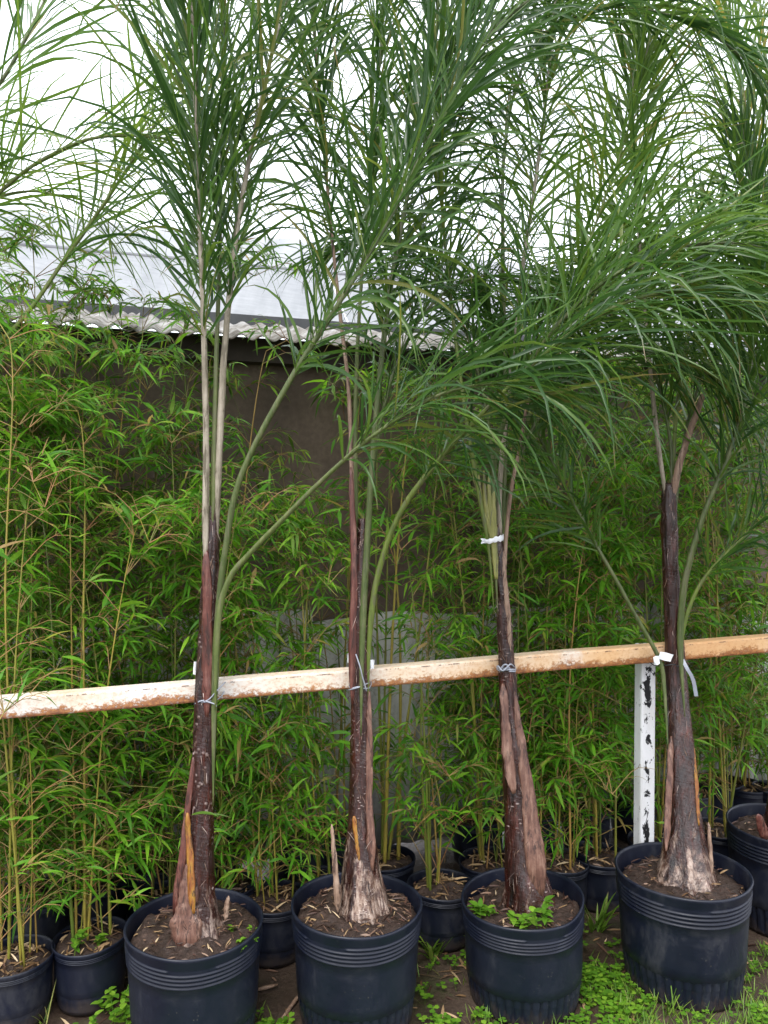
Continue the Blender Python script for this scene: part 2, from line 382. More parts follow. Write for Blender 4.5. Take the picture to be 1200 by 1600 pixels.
# ------------------------------------------------------------------ shed wall and roof behind (direction D, 16.5 degrees off the picture plane)
WA = math.atan(.306); D = Vector((math.cos(WA), math.sin(WA), 0)); NB = Vector((-D.y, D.x, 0))   # NB points away from the camera
W0 = Vector((0, 3.68, 0))
def wp(s, back, z): return W0 + D * s + NB * back + Vector((0, 0, z))
def slab(mb, pts, depth_vec, m=0):
    n = len(pts); q = [p + depth_vec for p in pts]
    mb.add(list(pts) + q, [tuple(range(n))[::-1], tuple(range(n, 2 * n))] + [(i, (i + 1) % n, n + (i + 1) % n, n + i) for i in range(n)], m)
EAVE = 2.36
shed = thing('shed', 'long low shed with dark brown upper wall above grey corrugated sheets, behind the bamboo', 'shed', wp(0, 0, 0))
s = -3.2; k = 0
while s < 4.9:
    m_ = MB(); w = 1.22; off = rnd.uniform(0, .012)
    slab(m_, [wp(s, off, 1.05), wp(s + w - .006, off, 1.05), wp(s + w - .006, off, EAVE - .02), wp(s, off, EAVE - .02)], NB * .018)
    m_.build('wall_panel', M['wall'], shed, False); s += w
m_ = MB(); slab(m_, [wp(-3.2, .035, .9), wp(4.95, .035, .9), wp(4.95, .035, EAVE + .042), wp(-3.2, .035, EAVE + .042)], NB * .012)  # added dark backing sheet, keeps sky light from leaking through panel and eave gaps
m_.build('light_gap_backing', M['dark_beam'], shed, False)
def corrugated(mb, origin, ax, up, depth, width, height, pitch, amp, thick=.006, nv=2, ragged=0, seed=0):
    n = int(width / pitch * 10); rows = nv + 1
    for side, dd in ((0, 0), (1, thick)):
        vs = []; fs = []
        for j in range(rows):
            for i in range(n + 1):
                x = width * i / n; h = height * j / nv
                if j == nv and ragged: h += ragged * noise.noise(Vector((x * 3 + seed, seed, 0)))
                vs.append(origin + ax * x + up * h + depth * (amp * (1 + .5 * noise.noise(Vector((x * 4, seed, 7)))) * math.sin(2 * math.pi * x / pitch) + dd))
        for j in range(nv):
            for i in range(n):
                a = j * (n + 1) + i; q = (a, a + 1, a + n + 2, a + n + 1); fs.append(q if side == 0 else q[::-1])
        mb.add(vs, fs)
    N1 = len(mb.v); per = rows * (n + 1); A = N1 - 2 * per; B = N1 - per
    for i in range(n):
        mb.f.append((A + i + 1, A + i, B + i, B + i + 1)); mb.m.append(0)
        t = nv * (n + 1); mb.f.append((A + t + i, A + t + i + 1, B + t + i + 1, B + t + i)); mb.m.append(0)
s = -3.2; k = 0
while s < 4.9:
    m_ = MB(); back = -.05 - .012 * (k % 2); top = 1.13 + rnd.uniform(-.05, .04)
    corrugated(m_, wp(s, back, .03), D, Vector((0, 0, 1)), NB, .98, top, .11, .011, ragged=.03, seed=k * 3.1)
    m_.build('corrugated_sheet', M['grey'], shed, True); s += .93; k += 1
for s in (-3.3, -2.1, -.88, .34, 1.56, 2.78, 4.0):
    m_ = MB(); slab(m_, [wp(s - .04, .06, 0), wp(s + .04, .06, 0), wp(s + .04, .06, EAVE), wp(s - .04, .06, EAVE)], NB * .08)
    m_.build('wall_post', M['dark_beam'], shed, False)
m_ = MB(); slab(m_, [wp(-3.3, -.075, EAVE - .09), wp(5, -.075, EAVE - .09), wp(5, -.075, EAVE + .012), wp(-3.3, -.075, EAVE + .012)], NB * .07)
m_.build('eave_beam', M['dark_beam'], shed, False)
rup = (NB * 1.0 + Vector((0, 0, .32))).normalized(); rn = rup.cross(D).normalized()
if rn.z < 0: rn = -rn
s = -3.3; k = 0
while s < 4.9:
    m_ = MB(); corrugated(m_, wp(s, -.19, EAVE - .012 + .005 * (k % 2)), D, rup, rn, 1.12, .80, .092, .013, .004, 1, ragged=.0, seed=k * 1.7)
    m_.build('roof_sheet', M['roof'], shed, True); s += 1.06; k += 1

# ------------------------------------------------------------------ greenhouse with white film roof behind the shed
GH = thing('greenhouse', 'white film covered greenhouse roof with grey purlin, rising behind the shed', 'greenhouse', wp(0, .62, 0))
m_ = MB(); slab(m_, [wp(-4, .62, 2.56), wp(6, .62, 2.56), wp(6, .62, 2.655), wp(-4, .62, 2.655)], NB * .03)
m_.build('gutter_board', M['board'], GH, False)
s = -4.0
while s < 6:
    m_ = MB(); nx, nz_ = 14, 8; vs = []
    for j in range(nz_ + 1):
        for i in range(nx + 1):
            x = 1.99 * i / nx; t = j / nz_
            sag = -.025 * math.sin(math.pi * i / nx) * math.sin(math.pi * t) + .012 * noise.noise(Vector((x * 6 + s, t * 3, 0)))
            vs.append(wp(s + x, .66 + .52 * t, 2.65 + .44 * t + sag))
    m_.add(vs, [(j * (nx + 1) + i, j * (nx + 1) + i + 1, (j + 1) * (nx + 1) + i + 1, (j + 1) * (nx + 1) + i) for j in range(nz_) for i in range(nx)])
    m_.build('film_sheet', M['film'], GH)
    m_ = MB(); vs = []
    for j in range(nz_ + 1):
        for i in range(nx + 1):
            x = 1.99 * i / nx; t = j / nz_
            sag = -.03 * math.sin(math.pi * i / nx) * math.sin(math.pi * t)
            vs.append(wp(s + x, 1.24 + 1.7 * t, 3.10 + .75 * math.sin(t * 1.45) + sag))
    m_.add(vs, [(j * (nx + 1) + i, j * (nx + 1) + i + 1, (j + 1) * (nx + 1) + i + 1, (j + 1) * (nx + 1) + i) for j in range(nz_) for i in range(nx)])
    m_.build('film_sheet', M['film'], GH)
    s += 2.0
m_ = MB(); tube(m_, [wp(-4, 1.2, 3.095), wp(6, 1.2, 3.095)], .02, 10); m_.build('purlin', M['purlin'], GH)
for s in (-3.5, -1, 1.5, 4):
    m_ = MB(); tube(m_, [wp(s, 1.2, 0), wp(s, 1.2, 3.06)], .03, 10); m_.build('post', M['purlin'], GH)
for s in [-4 + 1.0 * i for i in range(11)]:
    m_ = MB(); tube(m_, [wp(s, .7 + .52 * t, 2.632 + .44 * t) for t in (0, .5, .96)], .012, 6); m_.build('rafter', M['purlin'], GH)

# ------------------------------------------------------------------ pots
def pot(x, y, h, rad, label, group, rings=5, dent=None, tilt=0, seed=0, ribs=True, cat='plant pot', soil_drop=.045, mulch=160, big=True):
    t = thing('nursery_pot', label, cat, (x, y, 0), group)
    prof = [(.0, .004), (.80, .004), (.855, .0), (.865, .012)]
    rb = .26
    for i in range(1, 6): prof.append((.865 + .035 * i / 5 * 1, lerp(.012 / h, rb, i / 5) * h))
    prof += [(.905, rb * h + .003), (.928, rb * h + .007)]
    z0 = h * .74 if big else h * .84
    for i in range(1, 5): prof.append((lerp(.928, .965, i / 5), lerp(rb * h + .007, z0, i / 5)))
    grip = rnd.uniform(-2.2, -.9)
    zr = z0; top = h - .03 if big else h - .014
    step = (top - z0) / rings
    for i in range(rings):
        b = zr + step * i; r0 = lerp(.965, .99, i / rings); bulge = .022
        prof += [(r0, b), (r0 + bulge * .5, b + step * .18), (r0 + bulge, b + step * .38), (r0 + bulge * .5, b + step * .58), (r0 + .001, b + step * .76)]
    prof += [(.99, top), (1.012, h - .008), (1.02, h - .002), (1.008, h + .003), (.985, h + .002), (.972, h - .006), (.955, h * .75), (.93, h * .5), (.90, h * .2)]
    n = 240 if big else 96; vs = []; fs = []
    for (r, z) in prof:
        for k_ in range(n):
            a = 2 * math.pi * k_ / n; rr = r * rad
            if ribs and .012 < z < rb * h + .001 and r < .902: rr += (.002 if math.sin(a * 40) > -.2 else -.0065)
            wob = noise.noise(Vector((math.cos(a) * .9 + seed, math.sin(a) * .9, seed * 1.7))) * .045 * (z / h) ** 1.5
            if big and z > z0 + step * (rings - 1.0) and r > .99 and z < top and abs(a - 2 * math.pi - grip) < .34: rr = .985 * rad
            rr *= 1 + wob
            zz = z
            if dent:
                da = (a - dent[0] + math.pi) % (2 * math.pi) - math.pi
                e = math.exp(-(da / dent[2]) ** 2) * (z / h) ** 2
                rr *= 1 - dent[1] * e; zz -= .02 * e * (dent[1] / .1)
            vs.append(Vector((x + math.cos(a) * rr, y + math.sin(a) * rr, zz + tilt * math.cos(a) * (z / h))))
    for i in range(len(prof) - 1):
        for k_ in range(n):
            k2 = (k_ + 1) % n; fs.append((i * n + k_, i * n + k2, (i + 1) * n + k2, (i + 1) * n + k_))
    mb = MB(); mb.add(vs, fs); mb.build('pot_wall', M['pot'], t)
    # soil
    sz = h - soil_drop; rs = .945 * rad; vs = [Vector((x, y, sz + .012))]; fs = []; nr, na = 20, 64
    for i in range(1, nr + 1):
        for k_ in range(na):
            a = 2 * math.pi * k_ / na; r = rs * i / nr; px_, py_ = x + math.cos(a) * r, y + math.sin(a) * r
            z = sz + .02 * (1 - (i / nr) ** 2) + .018 * noise.noise(Vector((px_ * 14, py_ * 14, seed))) + .013 * noise.noise(Vector((px_ * 45, py_ * 45, seed)))
            if i == nr:
                z -= .012
                if dent:
                    da = (a - dent[0] + math.pi) % (2 * math.pi) - math.pi; e = math.exp(-(da / dent[2]) ** 2)
                    px_, py_ = x + math.cos(a) * r * (1 - dent[1] * e), y + math.sin(a) * r * (1 - dent[1] * e)
            vs.append(Vector((px_, py_, z)))
    for k_ in range(na): fs.append((0, 1 + k_, 1 + (k_ + 1) % na))
    for i in range(nr - 1):
        for k_ in range(na):
            k2 = (k_ + 1) % na; a = 1 + i * na; fs.append((a + k_, a + na + k_, a + na + k2, a + k2))
    mb = MB(); mb.add(vs, fs); so = mb.build('soil', M['soil'], t)
    mb = MB()
    for _ in range(mulch):
        a = rnd.uniform(0, 6.283); r = rs * .97 * math.sqrt(rnd.random()); d = Vector((rnd.gauss(0, 1), rnd.gauss(0, 1), rnd.uniform(-.05, .35))).normalized()
        L = rnd.uniform(.02, .075) if not big else rnd.uniform(.012, .05); 
        p = Vector((x + math.cos(a) * r, y + math.sin(a) * r, sz + .02 * (1 - (r / rs) ** 2) + rnd.uniform(.002, .012)))
        if (p + d * L - Vector((x, y, p.z))).length > rs * .97: d = Vector((-d.x, -d.y, d.z))
        if (p + d * L - Vector((x, y, p.z))).length > rs * .97: continue
        mb_w = rnd.uniform(.004, .011) if not big else rnd.uniform(.003, .008)
        blade(mb, p, d, Vector((rnd.gauss(0, .5), rnd.gauss(0, .5), 1)), L, mb_w, 3, .8, rnd.uniform(-.5, .5), m=0 if rnd.random() < (.16 if big else .85) else 1)
    stuff(mb.build('mulch', [M['straw'], M['dead_fibre']], so))
    return t, sz

PAL = [  # pot x-pixel, depth, rim radius, height
    (305, 2.35, .2035, .347), (557, 2.45, .204, .355), (818, 2.553, .205, .322), (1066, 2.635, .216, .374), (1222, 3.02, .205, .375)]
pots = []
plab = ['large black nursery pot holding the leftmost palm trunk, with yellow leaf base',
        'large black nursery pot under the palm with the pale bare flared foot',
        'dented black nursery pot with green seedlings, third from left in the front row',
        'large black ribbed nursery pot beside the white post, on the grass',
        'large black nursery pot cut by the right edge, behind the front row']
dents = [None, (R(-60), .04, .5), (R(-38), .10, .55), None, None]
for i, (px, Y, r, h) in enumerate(PAL):
    x = (px - 600) / 1200 * Y
    pots.append(pot(x, Y, h, r, plab[i], 'large black nursery pots of the palms', 5, dents[i], seed=i * 2.3 + 1, tilt=(-.006, .0, .008, 0, 0)[i], soil_drop=(.03, .035, .045, .05, .05)[i], mulch=(190, 330, 200, 220, 160)[i]))
X0, Y0 = -2.15, 2.65
pots.append(pot(X0, Y0, .35, .205, 'large black nursery pot standing beyond the left edge of the row', 'large black nursery pots of the palms', seed=9, mulch=60))

# ------------------------------------------------------------------ palms
ra = P(-160, 1118, 2.25); rb = P(1420, 986, 3.14)
rd = (rb - ra); RL = rd.length; rdir = rd.normalized(); hs = .0315
def rail_at(px):
    t = 0
    for _ in range(40):
        q = ra + rdir * t; t += (px - to_px(q)[0]) / 1200 * q.y * 1.05
    return ra + rdir * t
LEAFLETS = []   # per palm: (score, vertices builder)
def frond(palm, Yb, ctrl, t0, Lmax=.5, nl=110, roll=0, mat='palm_dark', pet='petiole', r0=12, r1=2.5, spread=1.0, droop=1.3, wid=.019, up=.0, seed=1, hero=None, tipL=.45, shaft=None):
    """ctrl: (pixel x, pixel y, depth offset) along the stalk; leaflets from the fraction t0 of its length on"""
    rr = random.Random(seed * 77 + 5)
    pts = spline([P(a, b, Yb + c + lean_at(b)) for a, b, c in ctrl], 70)
    mb = MB(); rads = [W(lerp(r0, r1, (i / 70) ** .8), Yb) * .46 * min(1, .12 + i / 11) for i in range(71)]
    tube(mb, pts, rads, 8, flat=.8, lump=.12, seed=seed)
    fo = mb.build('frond', M[pet], palm)
    cum = [0]
    for i in range(70): cum.append(cum[-1] + (pts[i + 1] - pts[i]).length)
    tot = cum[-1]
    rest = MB()
    nl = int(nl * .95); wid *= .58; Lmax *= 1.2; droop *= 1.25
    for k in range(nl * 2):
        side = 1 if k % 2 else -1
        u = (k // 2 + rr.random() * .9) / nl; tt = t0 + (1 - t0) * min(u, .999)
        dist = tt * tot; i = 0
        while i < 69 and cum[i + 1] < dist: i += 1
        f = (dist - cum[i]) / max(1e-6, cum[i + 1] - cum[i]); p = pts[i].lerp(pts[i + 1], f)
        T = (pts[i + 1] - pts[i]).normalized()
        S = T.cross(Vector((0, -.85, .5))).normalized(); Nn = S.cross(T).normalized()
        cr, sr = math.cos(roll), math.sin(roll); S, Nn = S * cr + Nn * sr, Nn * cr - S * sr
        b = R(rr.choice((-55, -25, 5, 35, 65)) + rr.gauss(0, 16)) * spread
        ang = R(lerp(48, 20, u) + rr.gauss(0, 13))
        d = T * math.cos(ang) + (S * side * math.cos(b) + Nn * math.sin(b)) * math.sin(ang) + Vector((0, 0, up))
        L = Lmax * (min(1, .5 + 2.2 * u) * lerp(1, tipL, max(0, (u - .55) / .45) ** 1.3)) * rr.uniform(.8, 1.12)
        w = wid * rr.uniform(.75, 1.2) * (.75 + .25 * L / Lmax)
        one = MB(); blade(one, p, d, Nn + S * rr.gauss(0, .3), L, w, 7, droop * (rr.uniform(.15, .8) if rr.random() < .5 else rr.uniform(.9, 2.4)), rr.uniform(.15, .5), rr.gauss(0, 1.5), curl=rr.gauss(0, .45), kink=rr.uniform(.45, .85) if rr.random() < .16 else None)
        vis = 0; q0 = None
        for j in (0, 12, 21):
            v = Vector(one.v[j]); qx, qy = to_px(v)
            if 0 < qx < 1200 and 0 < qy < 1600: vis += 1
            if q0: ln = math.hypot(qx - q0[0], qy - q0[1])
            q0 = (qx, qy) if q0 is None else q0
        LEAFLETS.append((vis * ln * (1.6 - .3 * p.y), one, fo, mat))
    return fo
def finish_palm(limit):
    """the leaflets that show largest become objects of their own, the rest of a frond is joined"""
    LEAFLETS.sort(key=lambda a: -a[0]); rest = {}
    for i, (sc, one, fo, mat) in enumerate(LEAFLETS):
        if i < limit and sc > 60: one.build('leaflet', M[mat], fo)
        else:
            r = rest.setdefault(fo, (MB(), mat)); r[0].add([Vector(v) for v in one.v], one.f, 0, one.u)
    for fo, (mb, mat) in rest.items(): stuff(mb.build('leaflets', M[mat], fo))
    LEAFLETS.clear()

def trunk(palm, Y, prof, mat, foot, seed=0, fibres=260, yoff=0):
    """prof: (pixel x centre, pixel y, pixel width) from foot to top"""
    n = 90; pts = spline([P(a, b, Y + yoff + lean_at(b)) for a, b, c in prof], n); rad = [W(w, Y) / 2 for w in interp_arc(prof, n)]
    mb = MB(); vs = []; fs = []; na = 40
    for i, c in enumerate(pts):
        for k in range(na):
            a = 2 * math.pi * k / na; ca, sa = math.cos(a), math.sin(a)
            q = Vector((ca * 1.3 + seed, sa * 1.3, c.z * 3))
            r = rad[i] * (1 + .13 * noise.noise(q) + .07 * noise.noise(Vector((ca * 4 + seed, sa * 4, c.z * 5))))
            r += .0005 * math.sin(c.z * 210 + a * 2 + 3 * noise.noise(q * 1.7)) * (1 if c.z < 1.0 else .4)
            r += .004 * noise.noise(Vector((ca * 3, sa * 3, c.z * 13)) + Vector((seed, 0, 0)))
            flare = 1 + .22 * max(0, 1 - i / 14) * noise.noise(Vector((ca * 2.2 + seed * 3, sa * 2.2, 0)))
            vs.append(c + Vector((ca * r * flare, sa * r * flare, 0)))
    for i in range(n):
        for k in range(na):
            k2 = (k + 1) % na; fs.append((i * na + k, i * na + k2, (i + 1) * na + k2, (i + 1) * na + k))
    fs.append(tuple(n * na + k for k in range(na)))
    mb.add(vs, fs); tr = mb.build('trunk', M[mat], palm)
    fb = MB(); rr = random.Random(seed + 3)
    for _ in range(fibres):
        i = min(n - 1, int(n * rr.random() ** 1.2)); a = rr.uniform(-math.pi, .0) if rr.random() < .8 else rr.uniform(0, 3.14)
        c = pts[i]; o = Vector((math.cos(a), math.sin(a), 0)); tg = Vector((-math.sin(a), math.cos(a), 0))
        d = (Vector((0, 0, rr.choice((1, 1, -1)))) + tg * rr.gauss(0, .38) + o * rr.uniform(.0, .5)).normalized()
        blade(fb, c + o * rad[i] * 1.0, d, o, rr.uniform(.012, .05), rr.uniform(.0011, .0026), 3, .5, .2, m=0 if rr.random() < .72 else 1)
    stuff(fb.build('fibre', [M['dead_fibre'], M['pale_fibre']], tr))
    return tr
def lean_at(py): return LEAN * sst(1400, 1070, py) if False else LEAN * min(1, max(0, (1380 - py) / 320))
def interp_arc(prof, n):
    seg = [math.hypot(prof[i + 1][0] - prof[i][0], prof[i + 1][1] - prof[i][1]) for i in range(len(prof) - 1)]; tot = sum(seg); out = []
    for k in range(n + 1):
        d = tot * k / n; i = 0
        while i < len(seg) - 1 and d > seg[i]: d -= seg[i]; i += 1
        out.append(lerp(prof[i][2], prof[i + 1][2], min(1, d / seg[i])))
    return out
def strip(palm, Y, ctrl, mat, name='leaf_base', fl=.45, lump=.4, seed=0, label=None):
    """a piece of an old leaf base: (pixel x, pixel y, depth offset, pixel width)"""
    n = 24; pts = spline([P(a, b, Y + c + lean_at(b)) for a, b, c, w in ctrl], n); ws = [W(w, Y) / 2 for w in interp_arc([(a, b, w) for a, b, c, w in ctrl], n)]
    ws = [w * min(1, .3 + i / 5) * min(1, .35 + (n - i) / 3) * (1 + .16 * noise.noise(Vector((i * .9, seed * 3.3, 0)))) for i, w in enumerate(ws)]
    mb = MB(); tube(mb, pts, ws, 12, flat=fl * .8, lump=lump, seed=seed); o = mb.build(name, M[mat], palm)
    if label: o['label'] = label
    return o

G = 'queen palms tied to the rail'
LEAN = 0.0; TRY = []
def palm_base(i, label):
    global LEAN
    px, Y, r, h = PAL[i]; x = (px - 600) / 1200 * Y
    LEAN = min(.2, max(0, rail_at((326, 564, 790, 1056, 1232)[i]).y - hs - .037 - Y + (.015, 0, -.01, 0, 0)[i])) if i < 4 else 0
    TRY.append(Y + LEAN * .95 + (-.015, 0, .01, 0, 0)[i])      # depth of the trunk at the rail
    return thing('queen_palm', label, 'palm tree', (x, Y, pots[i][1]), G), Y
# --- first palm
p, Y = palm_base(0, 'leftmost palm trunk in view, wet dark brown with an upright orange yellow leaf base'); Ya = Y - .015
trunk(p, Ya, [(306, 1500, 116), (306, 1470, 100), (308, 1440, 74), (309, 1400, 55), (312, 1330, 45), (315, 1280, 38), (318, 1200, 35), (321, 1100, 34), (325, 1000, 31), (328, 920, 28), (331, 850, 22), (332, 790, 12)], 'trunk_a', 0, 1.3, 420)
strip(p, Ya, [(290, 1488, -.075, 52), (290, 1440, -.058, 42), (294, 1400, -.048, 28), (300, 1340, -.04, 14)], 'boot_tan', fl=.4, seed=1)
strip(p, Ya, [(303, 1428, -.07, 11), (300, 1400, -.06, 11), (297, 1340, -.048, 11), (294, 1300, -.042, 10), (293, 1270, -.042, 10)], 'boot_orange', fl=.6, seed=2, label='upright orange yellow leaf base')
strip(p, Ya, [(272, 1430, -.03, 18), (282, 1370, -.03, 14), (292, 1280, -.025, 10), (303, 1180, -.02, 8)], 'boot_red', seed=3)
strip(p, Ya, [(323, 1120, -.03, 16), (325, 1000, -.028, 17), (322, 900, -.026, 15), (322, 860, -.024, 10)], 'boot_red', fl=.5, seed=4)
strip(p, Ya, [(352, 1438, -.02, 6), (354, 1420, -.02, 8), (357, 1400, -.02, 5)], 'petiole_dead', 'stub', 1, seed=5)
mb = MB(); blade(mb, P(300, 1273, Ya - .06), Vector((.8, -.2, .25)), Vector((0, -.4, 1)), .09, .012, 6, 1.2); blade(mb, P(318, 1272, Ya - .06), Vector((1, -.1, .05)), Vector((0, -.6, 1)), .085, .006, 6, .6)
mb.build('young_leaf', M['palm_light'], p)
frond(p, Ya, [(322, 960, -.02), (321, 860, -.02), (322, 700, -.02), (319, 540, -.02), (312, 350, -.04), (305, 150, -.08), (298, -40, -.14), (280, -240, -.22)], .38, .50, 100, .2, 'palm_dark', 'petiole_grey', 15, 4, .9, 1.9, .020, .25, seed=11)
frond(p, Ya, [(334, 960, .0), (336, 860, .0), (344, 680, 0), (353, 520, 0), (375, 330, .02), (410, 150, .05), (445, 0, .1), (485, -160, .16), (560, -260, .2)], .35, .50, 110, -.2, 'palm_dark', 'petiole_grey', 16, 4, .9, 1.5, .020, .15, seed=12)
frond(p, Ya, [(330, 960, -.01), (331, 860, -.01), (337, 600, .01), (343, 400, .04), (347, 200, .09), (350, 20, .15), (340, -200, .2)], .42, .48, 80, .5, 'palm_dark', 'petiole', 12, 3, 1, 1.8, .019, .2, seed=13)
frond(p, Ya, [(333, 1260, -.03), (335, 1090, -.035), (341, 960, -.03), (352, 860, -.03), (376, 745, -.04), (450, 600, -.06), (535, 465, -.08), (620, 320, -.06), (690, 180, -.02), (760, 60, .05), (850, -20, .12)], .46, .50, 130, .3, 'palm_dark', 'petiole_dark', 15, 5, 1.05, 1.5, .021, seed=14)
frond(p, Ya, [(336, 1110, -.045), (341, 970, -.045), (358, 905, -.05), (390, 865, -.06), (450, 803, -.10), (520, 735, -.15), (590, 676, -.2), (680, 620, -.22), (770, 600, -.2), (860, 615, -.16)], .57, .46, 56, 1.0, 'palm_dark', 'petiole', 13, 4, .8, 1.5, .020, seed=15)
finish_palm(300)
# --- second palm
p, Y = palm_base(1, 'second palm from left, trunk with pale bare flared foot and crosshatched brown fibre'); Ya = Y - .0
trunk(p, Ya, [(566, 1432, 98), (566, 1405, 76), (565, 1370, 61), (564, 1320, 46), (563, 1270, 36), (563, 1200, 32), (563, 1100, 29), (564, 1000, 28), (566, 920, 26), (566, 870, 20), (566, 810, 10)], 'trunk_b', 0, 2.7, 420)
strip(p, Ya, [(582, 1360, -.045, 14), (580, 1320, -.042, 14), (577, 1250, -.03, 11), (577, 1150, -.025, 9), (577, 1080, -.02, 7)], 'boot_tan', seed=6)
strip(p, Ya, [(561, 1345, -.05, 4), (557, 1310, -.042, 6), (553, 1275, -.034, 8)], 'boot_orange', fl=.6, seed=7, label='short orange leaf base stub')
strip(p, Ya, [(528, 1425, -.06, 11), (525, 1370, -.065, 9), (521, 1320, -.065, 7), (518, 1288, -.065, 5)], 'petiole_dead', 'stub', .8, seed=9, label='thin dead brown stalk standing in the pot')
strip(p, Ya, [(551, 1100, -.02, 12), (552, 1000, -.02, 13), (553, 880, -.018, 11), (548, 730, -.015, 8)], 'boot_red', fl=.5, seed=10)
frond(p, Ya, [(557, 1000, -.01), (553, 860, -.01), (549, 720, 0), (544, 600, .02), (530, 480, .05), (512, 300, .1), (498, 150, .16), (486, -40, .2), (465, -200, .22)], .48, .48, 90, .4, 'palm_dark', 'petiole_dead', 10, 3, 1, 1.6, .019, .15, seed=21)
frond(p, Ya, [(564, 1150, -.035), (566, 1000, -.032), (573, 860, -.02), (585, 680, -.02), (606, 480, .0), (632, 330, .04), (662, 200, .08), (705, 80, .12), (775, -30, .15), (870, -110, .15)], .42, .50, 120, .1, 'palm_dark', 'petiole_dark', 15, 4, 1.05, 1.4, .021, seed=22)
frond(p, Ya, [(574, 1120, -.01), (577, 1000, -.02), (590, 900, -.03), (626, 800, -.06), (690, 715, -.1), (770, 630, -.16), (860, 545, -.2), (960, 480, -.22), (1060, 455, -.2), (1150, 475, -.16), (1230, 530, -.1)], .36, .50, 120, .8, 'palm_dark', 'petiole_green', 13, 4, .95, 1.8, .020, seed=23)
frond(p, Ya, [(560, 960, .01), (556, 780, .02), (556, 620, .06), (564, 450, .12), (582, 250, .2), (596, 60, .26), (612, -140, .3)], .46, .46, 80, -.4, 'palm_dark', 'petiole', 10, 3, 1.1, 1.6, .019, .1, seed=24)
frond(p, Ya, [(570, 1000, .02), (573, 880, .02), (580, 760, .03), (604, 620, .06), (652, 505, .1), (722, 440, .12), (800, 435, .12), (870, 480, .1), (910, 540, .08)], .40, .44, 70, .9, 'palm_dark', 'petiole_dark', 10, 3, .9, 2.2, .018, seed=25)
finish_palm(300)
# --- third palm
p, Y = palm_base(2, 'third palm from left, white ribbon high on its stalks, tan strips down its trunk'); Ya = Y + .01
trunk(p, Ya, [(828, 1425, 84), (828, 1400, 76), (824, 1372, 66), (818, 1340, 54), (813, 1290, 46), (807, 1220, 40), (800, 1150, 34), (794, 1080, 28), (789, 1000, 24), (783, 920, 21), (777, 860, 20), (774, 820, 12)], 'trunk_c', 0, 4.9, 420)
strip(p, Ya, [(803, 1240, -.055, 18), (794, 1180, -.05, 17), (789, 1120, -.045, 13), (786, 1068, -.035, 10)], 'boot_tan', fl=.35, seed=11)
strip(p, Ya, [(842, 1400, -.06, 44), (836, 1340, -.055, 34), (826, 1250, -.045, 22), (814, 1160, -.035, 13), (804, 1080, -.03, 8)], 'boot_tan', fl=.5, seed=12)
strip(p, Ya, [(858, 1440, -.075, 6), (858, 1425, -.07, 7), (857, 1405, -.06, 6)], 'boot_tan', 'stub', 1, seed=13)
strip(p, Ya, [(797, 1020, -.02, 8), (793, 960, -.02, 9), (788, 900, -.02, 9), (786, 860, -.015, 9)], 'petiole_dead', seed=14)
for k, (xx, tp) in enumerate([(752, 742), (759, 735), (766, 738), (771, 748)]):
    strip(p, Ya, [(774 + k, 905, -.03, 6), (768 + k * 2, 840, -.03, 7), (xx, 790, -.035, 8), (xx - 4 + k, tp, -.035, 4)], 'sheaf', 'folded_leaf', .6, seed=20 + k)
frond(p, Ya, [(783, 980, 0), (782, 870, 0), (781, 760, 0), (796, 600, .03), (815, 430, .06), (840, 260, .1), (860, 90, .14), (878, -100, .18), (910, -230, .2)], .44, .46, 90, .3, 'palm_mid', 'petiole_grey', 11, 4, 1, 1.5, .020, .1, seed=31)
frond(p, Ya, [(772, 960, -.02), (764, 860, -.03), (748, 770, -.04), (728, 650, -.03), (708, 500, .0), (690, 320, .04), (680, 140, .08), (690, -40, .12), (730, -180, .15)], .40, .46, 90, -.3, 'palm_dark', 'petiole_green', 9, 3, 1.1, 1.5, .019, seed=32)
frond(p, Ya, [(788, 920, -.005), (790, 850, -.005), (799, 765, 0), (812, 700, .01), (822, 640, .02), (835, 585, .03)], .95, .2, 3, 0, 'palm_mid', 'petiole_dead', 8, 5, 1, 1, .012, seed=33)
frond(p, Ya, [(778, 960, -.02), (773, 860, -.025), (772, 730, -.04), (806, 610, -.1), (870, 510, -.18), (960, 430, -.22), (1070, 385, -.2), (1180, 385, -.15), (1290, 425, -.08)], .36, .52, 120, .6, 'palm_mid', 'petiole_dark', 11, 4, .85, 1.7, .020, seed=34)
frond(p, Ya, [(784, 950, .01), (788, 780, .02), (790, 600, .06), (786, 400, .12), (790, 220, .16), (830, 80, .18), (930, 15, .15), (1050, 25, .1), (1160, 90, .04), (1260, 210, -.04)], .42, .52, 120, 1.1, 'palm_dark', 'petiole_dark', 10, 3, .8, 2.3, .019, seed=35)
frond(p, Ya, [(781, 930, 0), (790, 800, .02), (830, 640, .06), (895, 450, .1), (945, 310, .14), (985, 190, .18), (1020, 40, .22)], .42, .46, 80, -.1, 'palm_light', 'petiole_green', 9, 3, 1, 1.1, .021, seed=36)
frond(p, Ya, [(782, 960, .02), (786, 860, .02), (802, 745, .02), (850, 640, .04), (920, 570, .06), (1000, 548, .08), (1090, 575, .1), (1150, 640, .12)], .36, .46, 78, .9, 'palm_dark', 'petiole_dark', 10, 3, .9, 2.0, .019, seed=37)
frond(p, Ya, [(780, 940, .03), (776, 800, .04), (760, 640, .08), (720, 500, .14), (650, 400, .18), (580, 370, .2), (510, 400, .2)], .44, .42, 48, .8, 'palm_dark', 'petiole', 9, 3, 1, 2.0, .018, seed=38)
finish_palm(300)
